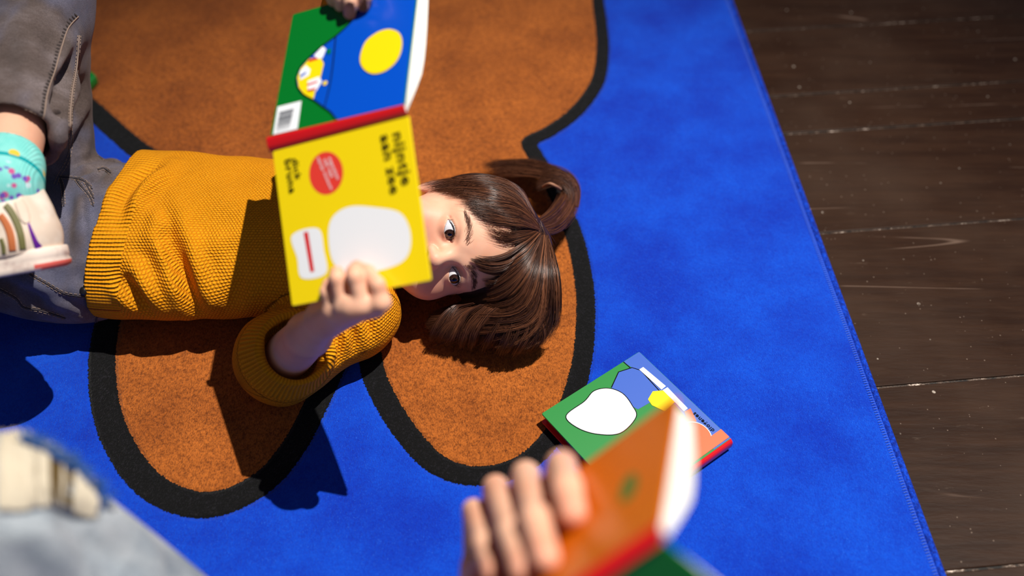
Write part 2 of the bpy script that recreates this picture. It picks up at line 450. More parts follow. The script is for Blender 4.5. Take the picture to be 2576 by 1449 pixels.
ys = np.linspace(y0, y1, ny)[:, None] * np.ones((1, nx)); us = np.linspace(0, 1, nx)[None] * np.ones((ny, 1))
xs = x0 + (edge_x(ys) - x0) * us
zone = sdist(xs.astype(np.float32), ys.astype(np.float32), inner)
band = .0245 + .008 * np.clip((-.02 - xs) / .3, 0, 1) - .004 * np.clip((ys - 1.0) / .4, 0, 1)
hh = .0014 * np.sin(xs * 21 + np.sin(ys * 13)) * np.sin(ys * 17 + 1.3)
de = np.minimum.reduce([us * 1.9, (1 - us) * 1.9, (ys - y0), (y1 - ys)])
zz = ZR - .001 + hh * .5 - .004 * np.clip(1 - de / .012, 0, 1) ** 2
Vr = np.stack([xs, ys, zz], -1).reshape(-1, 3)
gi = np.arange(ny * nx).reshape(ny, nx)
Qr = np.stack([gi[:-1, :-1], gi[:-1, 1:], gi[1:, 1:], gi[1:, :-1]], -1).reshape(-1, 4)
# underside + skirt
b0 = len(Vr); ring = np.concatenate([gi[0, :], gi[1:, -1], gi[-1, -2::-1], gi[-2:0:-1, 0]])
Vb = Vr[ring].copy(); Vb[:, 2] = .0006; Vr2 = np.concatenate([Vr, Vb]); m = len(ring); k = np.arange(m); k2 = (k + 1) % m
Qs = np.stack([ring[k], b0 + k, b0 + k2, ring[k2]], -1)
zone_a = np.concatenate([zone.ravel(), zone.ravel()[ring]]); band_a = np.concatenate([band.ravel(), band.ravel()[ring]])
Q_all = np.concatenate([Qr, Qs])
rug_root = empty('rug', (-.4, .8, 0), 'large blue carpet with a black-outlined brown shape, lying on the dark planks', 'rug')
mesh('rug_pile', Vr2, Q_all, M['rug'], rug_root, attrs=dict(zone=zone_a, band=band_a))
# bound edge: soft roll with an overlock thread
t = NT('rug_binding', .85, spec=.2)
bn = t.noise(260, 2, .7)
t.set('Base Color', t.mix(t.step(bn, .35, .75), srgb(3, 34, 130), srgb(10, 72, 205))); t.bump(bn, .0018, .9)
L = [(edge_x(y), y, .0052) for y in np.linspace(y0, y1, 160)]
Vt, Qt = tubes([np.array(L) + A3(.0015, 0, 0)], [.0050], 10)
mesh('bound_edge', Vt, Qt, t.m, rug_root)['label'] = 'darker blue overlocked edge of the carpet'
t = NT('rug_stitch', .8, srgb(84, 120, 222), .3)
st = []
for y in np.arange(y0 + .01, y1, .0034):
    st.append([(edge_x(y) - .0094, y, .0116), (edge_x(y) - .0070, y + .0008, .0119), (edge_x(y) - .0044, y + .0016, .0113)])
Vt, Qt = tubes(st, [.00034] * len(st), 4)
o = mesh('edge_stitching', Vt, Qt, t.m, rug_root); o['label'] = 'row of pale blue stitches along the edge'; o['kind'] = 'stuff'

# ------------------------------------------------------------------ books
def homog(q):                                    # unit square -> quad (pixel or plane coordinates)
    (x0, y0), (x1, y1), (x2, y2), (x3, y3) = q
    A = []; b = []
    for (u, v), (x, y) in zip(((0, 0), (1, 0), (1, 1), (0, 1)), q):
        A.append([u, v, 1, 0, 0, 0, -u * x, -v * x]); b.append(x)
        A.append([0, 0, 0, u, v, 1, -u * y, -v * y]); b.append(y)
    return np.append(np.linalg.solve(np.array(A, float), np.array(b, float)), 1).reshape(3, 3)
def earclip(p):
    p = [np.array(q, float) for q in p]
    cr = lambda a, b, c: (b[0] - a[0]) * (c[1] - a[1]) - (b[1] - a[1]) * (c[0] - a[0])
    I = list(range(len(p)))
    if sum(p[i][0] * p[(i + 1) % len(p)][1] - p[(i + 1) % len(p)][0] * p[i][1] for i in I) < 0: I = I[::-1]
    out = []; guard = 0
    while len(I) > 3 and guard < 5000:
        for k in range(len(I)):
            guard += 1
            a, b, c = I[k - 1], I[k], I[(k + 1) % len(I)]
            w = cr(p[a], p[b], p[c])
            if w < -1e-12: continue
            if w > 1e-12 and any(cr(p[a], p[b], p[j]) > 0 and cr(p[b], p[c], p[j]) > 0 and cr(p[c], p[a], p[j]) > 0 for j in I if j not in (a, b, c)): continue
            out.append((a, b, c)); I.pop(k); break
        else: break
    out.append(tuple(I[:3]))
    return out
class Cover:
    """hard cover: corners of the outer face c00,c10,c11,c01; printed layers sit on it"""
    def __init__(s, c, n, th=.0024):
        s.c = [np.asarray(v, float) for v in c]; n_ = nrm(np.cross(s.c[2] - s.c[0], s.c[3] - s.c[1])); s.n = n_ if n_ @ n > 0 else -n_; s.th = th
        g_ = sum(s.c) / 4; s.c = [v - s.n * ((v - g_) @ s.n) for v in s.c]
        s.Hi = np.linalg.inv(homog([pix(v) for v in s.c]))
        s.V, s.F, s.mi, s.mats, s.lay = [], [], [], [], 0
    def at(s, u, v, off=0.0):
        a, b, c, d = s.c
        return a * (1 - u) * (1 - v) + b * u * (1 - v) + c * u * v + d * (1 - u) * v + s.n * off
    def uv(s, px, py):
        q = s.Hi @ A3(px, py, 1); return q[0] / q[2], q[1] / q[2]
    def mat(s, m):
        if m not in s.mats: s.mats.append(m)
        return s.mats.index(m)
    def slab(s, m, edge=None):
        r = .05
        q = []
        for (cu, cv, a0) in ((0, 0, 180), (1, 0, 270), (1, 1, 0), (0, 1, 90)):
            for da in (0, 30, 60, 90):
                a = math.radians(a0 + da); rr = .012
                q.append((cu + (rr if cu == 0 else -rr) + rr * math.cos(a), cv + (rr if cv == 0 else -rr) + rr * math.sin(a)))
        n = len(q); b = len(s.V); e = .0005
        for off, ins in ((-s.th, .002), (-s.th + e, 0), (-e, 0), (0, .002)):
            for u, v in q:
                s.V.append(s.at(.5 + (u - .5) * (1 - 2 * ins), .5 + (v - .5) * (1 - 2 * ins), off))
        k, ke = s.mat(m), s.mat(edge or m)
        for l in range(3):
            for i in range(n): s.F.append([b + l * n + i, b + l * n + (i + 1) % n, b + (l + 1) * n + (i + 1) % n, b + (l + 1) * n + i]); s.mi.append(k)
        s.F.append([b + 3 * n + i for i in range(n)]); s.mi.append(k)
        s.F.append([b + i for i in range(n)][::-1]); s.mi.append(ke)
    def poly(s, uv, m):
        s.lay += 1; off = .00008 * s.lay; b = len(s.V)
        for u, v in uv: s.V.append(s.at(min(max(u, .004), .996), min(max(v, .004), .996), off))
        for tri in earclip(uv):
            s.F.append([b + q for q in tri]); s.mi.append(s.mat(m))
    def ppoly(s, pts, m, n=0, closed=True):
        if n: pts = smooth_poly(pts, n, closed)
        s.poly([s.uv(x, y) for x, y in pts], m)
    def line(s, pts, w, m, n=0, closed=False):
        if n: pts = smooth_poly(pts, n, closed)
        q = np.array([s.uv(x, y) for x, y in pts])
        if closed: q = np.vstack([q, q[:1]])
        T = np.gradient(q, axis=0); T /= np.linalg.norm(T, axis=1, keepdims=True) + 1e-9
        N = np.stack([-T[:, 1], T[:, 0]], 1) * w
        s.lay += 1; off = .00008 * s.lay; b = len(s.V); k = s.mat(m)
        for a, nn in zip(q, N):
            for sg in (1, -1): s.V.append(s.at(*np.clip(a + nn * sg, .003, .997), off))
        for i in range(len(q) - 1): s.F.append([b + 2 * i, b + 2 * i + 1, b + 2 * i + 3, b + 2 * i + 2]); s.mi.append(k)
    def circ(s, u, v, ru, rv, m, n=40):
        s.poly([(u + ru * math.cos(a), v + rv * math.sin(a)) for a in np.linspace(0, 2 * math.pi, n, endpoint=False)], m)
    def build(s, name, parent):
        return mesh(name, s.V, s.F, s.mats, parent, s.mi, smooth=False)
    def text(s, name, parent, m, items, off=.0006):
        """items: (string, u0, v0, du, dv, bold): baseline start, advance vector per unit of text height"""
        V, Fc = [], []
        for txt, u0, v0, eu, ev, bold, flip in items:
            cu = bpy.data.curves.new('t', 'FONT'); cu.body = txt; cu.size = 1; cu.offset = bold; cu.space_character = 1.12; cu.resolution_u = 3
            ob = bpy.data.objects.new('t', cu); COL.objects.link(ob); bpy.context.view_layer.update()
            me = ob.to_mesh(); b = len(V); wd_ = max(q.co.x for q in me.vertices); du, dv = (eu - u0) / wd_, (ev - v0) / wd_; asp = .92
            for q in me.vertices:
                x, y = q.co.x, q.co.y * asp
                V.append(s.at(u0 + du * x - flip * dv * y, v0 + dv * x + flip * du * y, off))
            for p in me.polygons: Fc.append([b + i for i in p.vertices])
            ob.to_mesh_clear(); bpy.data.objects.remove(ob); bpy.data.curves.remove(cu)
        return mesh(name, V, Fc, m, parent, smooth=False)
def slabquad(V, Fc, quad, off):                  # prism from a quad and an offset vector
    b = len(V)
    for q in quad: V.append(np.asarray(q))
    for q in quad: V.append(np.asarray(q) + off)
    for f in ((0, 1, 2, 3), (7, 6, 5, 4), (0, 4, 5, 1), (1, 5, 6, 2), (2, 6, 7, 3), (3, 7, 4, 0)): Fc.append([b + i for i in f])
def pages(name, parent, e0, e1, f0, f1, n, thick, bulge=.004, count=26):
    """page block under a cover: e = bound edge, f = free edge, n = inward normal; each leaf a thin sheet"""
    e0, e1, f0, f1 = [np.asarray(q, float) for q in (e0, e1, f0, f1)]
    V, Q = [], []; m = 9
    for i in range(count):
        k = i / (count - 1); b = len(V); h = thick / count * .62
        for side in (0, 1):
            for j in range(m):
                t = j / (m - 1)
                lift = n * (k * thick * min(1.0, .35 + 1.6 * t) + bulge * math.sin(math.pi * t) * k + side * h)
                for a, c in ((e0, f0), (e1, f1)):
                    V.append(a + (c - a) * (t * .975 + .004 * math.sin(i * 2.3)) + lift)
        for j in range(m - 1):
            q = b + 2 * j; Q.append([q, q + 1, q + 3, q + 2]); q2 = q + 2 * m; Q.append([q2 + 2, q2 + 3, q2 + 1, q2])
            Q.append([q, q + 2, q2 + 2, q2]); Q.append([q + 1, q2 + 1, q2 + 3, q + 3])
        q = b + 2 * (m - 1); Q.append([q, q + 1, q + 1 + 2 * m, q + 2 * m])
    return mesh(name, V, Q, M['page'], parent, smooth=False)
def spine(name, parent, a0, a1, b0, b1, n, m, lip=.003):
    """rounded back strip between the two hinge lines a and b (each from end 0 to end 1)"""
    a0, a1, b0, b1 = [np.asarray(q, float) for q in (a0, a1, b0, b1)]
    V, Q = [], []; K = 10
    for off in (0, -.0016):
        for end in (0, 1):
            a, b = (a0, b0) if end == 0 else (a1, b1)
            for i in range(K + 1):
                t = i / K; V.append(a + (b - a) * t + n * (lip * (1 - (2 * t - 1) ** 4) + off))
    R = K + 1
    for i in range(K):
        Q.append([i, i + 1, R + i + 1, R + i]); Q.append([3 * R + i, 3 * R + i + 1, 2 * R + i + 1, 2 * R + i])
        Q.append([i, 2 * R + i, 2 * R + i + 1, i + 1]); Q.append([R + i, R + i + 1, 3 * R + i + 1, 3 * R + i])
    Q.append([0, R, 3 * R, 2 * R]); Q.append([K, 2 * R + K, 3 * R + K, R + K])
    return mesh(name, V, Q, m, parent, smooth=False)

# --- the open book the lying child holds up
Y = [A3(-.226, .703, .363), A3(-.092, .685, .422), A3(-.071, .565, .337), A3(-.205, .583, .279)]     # yellow front cover
Bq = [A3(-.228, .713, .373), A3(-.0955, .692, .4285), A3(-.0885, .835, .464), A3(-.221, .856, .409)]   # blue and green back cover
ny_ = nrm(np.cross(Y[3] - Y[0], Y[1] - Y[0])); ny_ = ny_ if ny_ @ (CAM - Y[0]) > 0 else -ny_
nb_ = nrm(np.cross(Bq[3] - Bq[0], Bq[1] - Bq[0])); nb_ = nb_ if nb_ @ (CAM - Bq[0]) > 0 else -nb_
bk = empty('picture_book', (Y[0] + Y[2]) / 2, 'open picture book, yellow front cover and red spine, held by child in mustard sweater', 'book', 'hardcover picture books')
fc = Cover(Y, ny_); fc.slab(M['yellow'], M['white'])
u_, v_ = fc.uv(820, 436)
fc.circ(u_, v_, .125, .135, M['sticker'])
# plain rounded white patch and red bar in place of the printed figure
fc.ppoly([(826, 590), (838, 545), (880, 520), (945, 522), (1005, 535), (1030, 575), (1032, 625), (1010, 660), (950, 682), (880, 690), (838, 660)], M['white'], 6)
fc.ppoly([(735, 592), (800, 575), (815, 630), (820, 688), (760, 700), (748, 650)], M['white'], 6)
fc.ppoly([(764, 585), (775, 583), (791, 683), (781, 685)], M['red'])
front = fc.build('front_cover', bk); front['label'] = 'yellow front cover with lettering and a round red sticker'
t1 = np.array(fc.uv(988, 335)); t2 = np.array(fc.uv(1012, 468))
b1 = np.array(fc.uv(957, 342)); b2 = np.array(fc.uv(983, 490))
g1 = np.array(fc.uv(734, 400)); g2 = np.array(fc.uv(744, 455))
h1 = np.array(fc.uv(716, 402)); h2 = np.array(fc.uv(729, 488))
sgn = 1.0 if (fc.uv(1000, 400)[0] - fc.uv(984, 400)[0]) * (t2 - t1)[1] * -1 > 0 else -1.0
fc.text('title_lettering', front, M['black'], [('nijntje', *t1, *t2, .02, sgn), ('aan zee', *b1, *b2, .02, sgn)])
fc.text('author_lettering', front, M['black'], [('dick', *g1, *g2, .015, sgn), ('bruna', *h1, *h2, .015, sgn)])
s0 = [np.array(fc.uv(*p)) for p in ((826, 398), (814, 402), (798, 398))]; s1 = [np.array(fc.uv(*p)) for p in ((848, 452), (833, 448), (832, 478))]
fc.text('sticker_lettering', front, M['white'], [(tx, *a, *b, .01, sgn) for tx, a, b, w in zip(('eigendom', 'van het', 'nijntje museum'), s0, s1, (4.6, 3.3, 7.0))])
bc = Cover(Bq, nb_); bc.slab(M['green'], M['white'])
bc.ppoly([(930, -30), (1080, -80), (1030, 275), (850, 308), (835, 285), (812, 268), (790, 252), (765, 238), (750, 218), (747, 195), (757, 170), (780, 145), (810, 118), (850, 88), (885, 55), (905, 25)], M['blue'])
bc.ppoly([(806, 143), (815, 160), (804, 205), (793, 232), (788, 252), (768, 240), (752, 220), (748, 195), (757, 172), (778, 148)], M['yellow'])
for q, mm in ((((777, 150), (805, 143), (800, 150), (776, 157)), 'red'), (((790, 140), (812, 116), (821, 124), (812, 146), (800, 148)), 'white'),
              (((754, 180), (770, 164), (782, 175), (778, 190), (756, 202)), 'white'), (((756, 190), (772, 180), (770, 186), (756, 196)), 'blue'),
              (((775, 204), (803, 193), (811, 205), (796, 230), (775, 226)), 'white'), (((774, 212), (800, 204), (799, 208), (774, 217)), 'red'), (((774, 227), (796, 222), (795, 227), (775, 231)), 'red'),
              (((824, 126), (834, 123), (833, 135), (823, 137)), 'green')):
    bc.ppoly(q, M[mm])
a_ = bc.uv(819, 210); bc.circ(*a_, .017, .017, M['yellow'], 16)
bc.line([(846, 92), (838, 170), (830, 220), (818, 268)], .0045, M['black'], 5)
bc.ppoly([(985, 75), (1005, 84), (1013, 105), (1009, 135), (995, 160), (970, 180), (942, 187), (920, 178), (908, 158), (910, 132), (922, 105), (945, 86), (965, 77)], M['yellow'], 5)
bc.line([(850, 308), (835, 285), (812, 268), (790, 252), (765, 238), (750, 218), (747, 195), (757, 170), (780, 145), (810, 118), (850, 88), (885, 55), (905, 25), (925, -20)], .004, M['black'], 4)
back = bc.build('back_cover', bk); back['label'] = 'green and blue back cover with a yellow disc'
bc2 = Cover(Bq, nb_); bc2.lay = 4
bc2.ppoly([(699, 269), (759, 254), (748, 330), (686, 347)], M['white'])
x_ = 0
for i in range(26):
    w_ = rng.choice([.010, .016, .024]); t0 = .12 + .76 * i / 26
    lerp = lambda p, q, t: (p[0] + (q[0] - p[0]) * t, p[1] + (q[1] - p[1]) * t)
    A_, B_ = (705, 275), (699, 337); C_, D_ = (741, 266), (733, 327)
    bc2.ppoly([lerp(A_, B_, t0), lerp(C_, D_, t0), lerp(C_, D_, t0 + w_), lerp(A_, B_, t0 + w_)], M['grey'])
lb = bc2.build('barcode_label', back); lb['label'] = 'white label printed with grey bars'
spine('spine', bk, Y[0] + nrm(Y[0] - Y[1]) * .003, Y[1], Bq[0] + nrm(Y[0] - Y[1]) * .003, Bq[1] , nrm(ny_ + nb_), M['red'])['label'] = 'glossy red back strip'
e_ = nrm(Y[1] - Y[0]) * .003
pages('page_block', bk, Bq[0] + e_ - nb_ * .003, Bq[1] - e_ - nb_ * .003 , Bq[3] + e_ - nb_ * .003, Bq[2] - e_ * .5 - nb_ * .003, -nb_, .019, .006)['label'] = 'white leaves lying against the back cover'
pages('front_leaves', bk, Y[0] + e_ - ny_ * .003, Y[1] - e_ - ny_ * .003, Y[3] + e_ - ny_ * .003, Y[2] - e_ - ny_ * .003, -ny_, .0025, .001, 5)

# --- the closed book on the rug
zt = .0315
R3 = [P(1362, 1040, zt), P(1608, 884, zt), P(1839, 1103, zt)]
R3.append(R3[0] + R3[2] - R3[1])
cb = empty('picture_book', (R3[0] + R3[2]) / 2 * A3(1, 1, 0) + A3(0, 0, ZR), 'closed green and blue picture book with round orange sticker, flat on blue carpet', 'book', 'hardcover picture books')
up = A3(0, 0, 1)
cc = Cover(R3, up); cgreen = plain('leaf_green_card', srgb(4, 124, 44), .45, coat=.1); cblue = plain('soft_blue_card', srgb(46, 88, 182), .45, coat=.1)
corange = plain('orange_card', srgb(214, 100, 54), .45, coat=.1)
cc.slab(cgreen, M['white'])
cc.ppoly([(1566, 908), (1608, 884), (1839, 1103), (1796, 1131), (1700, 1020), (1590, 925)], cblue)
cc.line([(1566, 908), (1585, 925)], .004, M['black'])
# plain blocks of the printed colours
cc.ppoly([(1538, 975), (1556, 936), (1590, 925), (1612, 932), (1660, 985), (1640, 1010), (1605, 1030), (1570, 1012)], cblue)
cc.line([(1538, 975), (1556, 936), (1590, 925), (1612, 932), (1660, 985)], .004, M['black'])
cc.ppoly([(1424, 1046), (1470, 1010), (1494, 984), (1530, 977), (1566, 990), (1590, 1020), (1600, 1050), (1560, 1090), (1500, 1092), (1450, 1075)], M['white'], 6)
cc.line([(1424, 1046), (1470, 1010), (1494, 984), (1530, 977), (1566, 990), (1590, 1020), (1600, 1050), (1560, 1090), (1500, 1092), (1450, 1075)], .0035, M['black'], 6, True)
cc.ppoly([(1630, 1005), (1642, 985), (1672, 982), (1700, 1010), (1672, 1035), (1640, 1020)], M['yellow'])
cc.ppoly([(1608, 930), (1618, 924), (1675, 972), (1664, 981)], M['white']); cc.ppoly([(1667, 982), (1679, 975), (1730, 1028), (1720, 1035)], M['white'])
cc.ppoly([(1722, 1036), (1737, 1028), (1752, 1060), (1735, 1075)], corange)
u_, v_ = cc.uv(1745, 1100); cc.circ(u_, v_, .135, .135, M['white']); cc.circ(u_, v_, .130, .130, corange)
u1, _ = cc.uv(1808, 1124)
cc.poly([(0.004, .985), (.996, .985), (.996, .90), (.004, .90)], corange)
topc = cc.build('front_cover', cb)
def dirtext(cv, p, q, wdt): a, b = np.array(cv.uv(*p)), np.array(cv.uv(*q)); return (*a, *b)
sg2 = -1.0 if sgn > 0 else 1.0
def tsign(cv, p, q, upx):
    a, b, c = (np.array(cv.uv(*w)) for w in (p, q, upx)); d = b - a; e = c - a
    return 1.0 if (-d[1] * e[0] + d[0] * e[1]) > 0 else -1.0
sg2 = tsign(cc, (1797, 1083), (1747, 1042), (1790, 1092))
cc.text('publisher_lettering', topc, M['black'], [('diogenes', *dirtext(cc, (1799, 1083), (1748, 1037), 4.3), .02, sg2)])
cc.text('sticker_lettering', topc, M['white'], [('eigendom', *dirtext(cc, (1757, 1127), (1716, 1098), 4.6), .02, sg2), ('van het', *dirtext(cc, (1757, 1117), (1722, 1086), 3.4), .02, sg2), ('nijntje museum', *dirtext(cc, (1776, 1118), (1712, 1072), 7.2), .02, sg2)])
lo = [q - up * (zt - ZR - .0008) + up * .0024 for q in R3]
lc = Cover([q.copy() for q in lo], up); lc.slab(M['red'], M['red']); lc.build('back_cover', cb)
sdir = nrm(R3[3] - R3[0])
V, Fc = [], []
ins = [R3[0] * .97 + R3[2] * .03, R3[1] * .97 + R3[3] * .03, R3[2] * .985 + R3[0] * .015, R3[3] * .985 + R3[1] * .015]
th_ = zt - .0024 - (ZR + .0034)
V, Q = [], []
for i in range(20): slabquad(V, Q, [q - up * (.0024 + th_ * (i + 1) / 20) + nrm(R3[2] - R3[1]) * .0006 * math.sin(i * 2.1) for q in ins], up * th_ / 20 * .7)
mesh('page_block', V, Q, plain('red_page_edges', srgb(176, 18, 24), .6), cb, smooth=False)['label'] = 'red-stained page edges'
spine('spine', cb, R3[3] - up * .0004, R3[2] - up * .0004, lo[3] - up * .0012, lo[2] - up * .0012, nrm(R3[2] - R3[1]), M['red'], .004)

# --- the book in the foreground
FQ = [A3(.1075, .365, .4555), A3(.077, .239, .5275), A3(-.026, .206, .4295), A3(.0045, .332, .355)]   # T, S, S2, T2
FQ[2] = FQ[1] + (FQ[2] - FQ[1]) * 1.2; FQ[3] = FQ[0] + (FQ[3] - FQ[0]) * 1.2
nf = nrm(np.cross(FQ[1] - FQ[0], FQ[3] - FQ[0])); nf = nf if nf @ (CAM - FQ[0]) > 0 else -nf
fb = empty('picture_book', (FQ[0] + FQ[2]) / 2, 'blurred open book with orange cover and red spine, held up close in the foreground', 'book', 'hardcover picture books')
oc = Cover(FQ, nf); fo_ = plain('burnt_orange_card', srgb(210, 104, 0), .3, .25, coat=.08); oc.slab(fo_, M['white'])
oc.ppoly([(1560, 1255), (1568, 1215), (1592, 1190), (1605, 1205), (1596, 1240), (1575, 1262)], M['green'], 5)
oc.build('back_cover', fb)['label'] = 'glossy orange back cover with a small green mark'
sdv = nrm(FQ[2] - FQ[1]); out = nrm(FQ[1] - FQ[0])
ng = nrm(A3(.28, -.72, .62)); ng = nrm(ng - sdv * (ng @ sdv))       # outward normal of the green cover
down = nrm(np.cross(ng, sdv)); down = down if down[2] < 0 else -down
g0 = FQ[1] + out * .010 + A3(0, 0, -.006) + down * .004; gl = np.linalg.norm(FQ[2] - FQ[1])
GQ = [g0, g0 + down * .148, g0 + down * .148 + sdv * gl, g0 + sdv * gl]
gc = Cover(GQ, ng); gc.slab(M['green'], M['white']); gc.build('front_cover', fb)['label'] = 'green front cover'
spine('spine', fb, FQ[1], FQ[2], GQ[0], GQ[3], nrm(out + ng), M['red'], .004)['label'] = 'glossy red back strip'
e_ = sdv * .003
pages('page_block', fb, FQ[1] + e_ - nf * .003, FQ[2] - e_ - nf * .003, FQ[0] + e_ - nf * .003, FQ[3] - e_ - nf * .003, -nf, .017, .005)
pages('front_leaves', fb, GQ[0] + e_ - ng * .003, GQ[3] - e_ - ng * .003, GQ[1] + e_ - ng * .003, GQ[2] - e_ - ng * .003, -ng, .006, .002, 8)

# --- green book peeping out behind the knee
gq = [P(238, 187, .030), P(150, 115, .030), P(60, 195, .030), P(140, 290, .030)]
gb = empty('picture_book', (gq[0] + gq[2]) / 2 * A3(1, 1, 0) + A3(0, 0, ZR), 'green book lying on the brown carpet, mostly hidden behind the raised grey denim knee', 'book', 'hardcover picture books')
c_ = Cover(gq, up); c_.slab(cgreen, M['white']); c_.build('front_cover', gb)
lo = [q - up * .0155 for q in gq]; c_ = Cover(lo, up); c_.slab(cgreen, M['white']); c_.build('back_cover', gb)
V, Q = [], []
ctr = sum(gq) / 4
for i in range(12): slabquad(V, Q, [ctr + (q - ctr) * .91 - up * (.0024 + .0131 * (i + 1) / 12) for q in gq], up * .0131 / 12 * .7)
mesh('page_block', V, Q, M['page'], gb, smooth=False)
spine('spine', gb, gq[0] - up * .0004, gq[3] - up * .0004, lo[0] - up * .0012, lo[3] - up * .0012, nrm(gq[0] - gq[1]), cgreen, .003)

# ================================================================== the lying child
EYE = P(1138, 637, .138)
toc = nrm(CAM - EYE); dn = nrm(-UP + toc * (UP @ toc))
YAW = math.radians(16)
hc = nrm(math.cos(YAW) * toc + math.sin(YAW) * dn)            # forward (out of the face)
hb = nrm(RT * .996 + UP * .087); hb = nrm(hb - hc * (hb @ hc))   # up (towards the crown)
ha = np.cross(hb, hc)                                          # towards the child's left
HR = np.stack([ha, hb, hc])
HO = EYE - (hb * -.003 + hc * .062)
hl = lambda a, b, c: HO + (ha * a + hb * b + hc * c) * .01     # head coordinates in centimetres
loc = lambda V: (V - HO) @ HR.T * 100
sh_l, el_l = P(895, 790, .068), P(716, 902, .060)
wr_l = P(818, 802, .232)
sh_r, el_r, wr_r = A3(-.205, .985, .078), A3(-.205, .985, .25), A3(-.160, .925, .405)
neck0 = A3(-.195, .854, .085)

# ---- hands: list of finger chains, each a round-bone chain rooted in the palm
def hand(vx, wrist, rw, palm, fingers, thumb, k=.004):
    for a, b, ra, rb in palm: vx.cone(a, b, ra, rb, .008)
    for f in fingers: vx.chain(f, .0032)
    vx.chain(thumb, .004)
yn, yp = ny_, Y[3]
on = lambda x, y, off: onpl(x, y, yp, yn, off)
mcp = [on(958, 760, .006), on(914, 768, .010), on(866, 772, .009), on(836, 782, .003)]
fingers_l = [
    [(mcp[0], .0078), (on(950, 716, .012), .0068), (on(926, 684, .009), .0062), (on(897, 669, .0058), .0054)],
    [(mcp[1], .0080), (on(893, 695, .0200), .0070), (on(890, 683, .011), .0062), (on(890, 680, .0055), .0056)],
    [(mcp[2], .0078), (on(848, 700, .0190), .0068), (on(848, 688, .010), .0060), (on(850, 684, .0055), .0054)],
    [(mcp[3], .0070), (on(822, 735, .012), .0058), (on(828, 716, .008), .0054), (on(834, 708, .005), .0048)]]
pw = wr_l
palm_l = [(pw, m, .0150, .0095) for m in mcp] + [(pw, (mcp[1] + mcp[2]) / 2, .017, .012)]
thumb_l = [(pw * .6 + mcp[0] * .4 - yn * .006, .0105), (on(945, 775, -.016), .0085), (on(925, 735, -.015), .0075), (on(910, 700, -.0105), .0065)]
vl = Vox(np.minimum.reduce([el_l, wr_l, mcp[0]]) - .08, np.maximum.reduce([el_l, wr_l, mcp[0]]) + .09, .0014)
vl.cone(el_l, el_l * .35 + wr_l * .65, .0290, .0225, .01); vl.cone(el_l * .35 + wr_l * .65, wr_l, .0225, .0165, .01)
hand(vl, wr_l, .017, palm_l, fingers_l, thumb_l)
arm_l = vl.surf()
# right hand over the top edge of the blue cover
bp, bnn = Bq[3], nb_
ob = lambda x, y, off: onpl(x, y, bp, bnn, off)
tr = [(930, -92), (898, -96), (868, -94), (846, -84)]
kn = [(926, -30, .016), (884, -22, .018), (857, -18, .015), (836, -16, .010)]
tp = [(914, 14, .0068), (879, 36, .0068), (855, 14, .0062), (838, 2, .0052)]
fr = []
for (a, b, c) in zip(tr, kn, tp):
    mm = ((b[0] + c[0]) / 2, (b[1] + c[1]) / 2 - 4)
    fr.append([(ob(*a, .004), .0078), (ob(*b), .0070), (ob(*mm, (b[2] + c[2]) / 2 + .002), .0066), (ob(c[0], c[1], c[2]), .0060)])
kr = [f[0][0] for f in fr]
wr_r = (kr[1] + kr[2]) / 2 + nrm(A3(.0, .10, -.11)) * .058
palm_r = [(wr_r, m, .0150, .0095) for m in kr] + [(wr_r, (kr[1] + kr[2]) / 2, .017, .012)]
thumb_r = [(wr_r * .6 + kr[0] * .4 - bnn * .01, .0105), (ob(945, -70, -.020), .0085), (ob(935, -30, -.028), .0075), (ob(925, 0, -.030), .0066)]
vr = Vox(np.minimum.reduce([el_r, wr_r] + kr) - .06, np.maximum.reduce([el_r, wr_r] + kr) + .06, .0016)
vr.cone(el_r, wr_r, .027, .0175, .01)
hand(vr, wr_r, .017, palm_r, fr, thumb_r)
arm_r = vr.surf()

# ---- shoe frame and legs
Hb = P(133, 659, .262); fc_ = nrm(CAM - Hb)
ft = nrm(-RT * .975 - UP * .17 + fc_ * .10); fw = nrm(fc_ - ft * (fc_ @ ft)); fu = np.cross(fw, ft); fu = fu if fu @ UP > 0 else -fu
FR = np.stack([ft, fw, fu]); fl = lambda a, b, c: Hb + ft * a + fw * b + fu * c
hip_r, kne_r = A3(-.600, .925, .095), A3(-.577, 1.050, .30)
hip_l, kne_l = A3(-.545, .800, .092), A3(-.76, .80, .135)
ank = fl(.040, -.030, .088)
vk = Vox(np.minimum(kne_r, ank) - .07, np.maximum(kne_r, ank) + .07, .0025)
vk.cone(kne_r, kne_r * .45 + ank * .55, .030, .036, .01); vk.cone(kne_r * .45 + ank * .55, ank, .036, .029, .01); vk.cone(ank, fl(.035, -.030, .03), .029, .026, .01)
leg_r = vk.surf()
vt = Vox((-.86, .70, .015), (-.10, 1.12, .33), .006)
vt.ell((-.34, .853, .084), np.eye(3), (.19, .098, .055)); vt.ell((-.53, .853, .085), np.eye(3), (.08, .088, .050), .03)
vt.cone(sh_l, el_l, .036, .030, .02); vt.cone(sh_r, el_r, .036, .030, .02); vt.cone(hip_r, kne_r, .042, .032, .02); vt.cone(hip_l, kne_l, .045, .036, .02)
vt.cone(neck0, hl(0, -6, -2), .036, .034, .02); vt.cone(kne_l, (-.85, .80, .05), .044, .03, .02)
core = vt.surf()

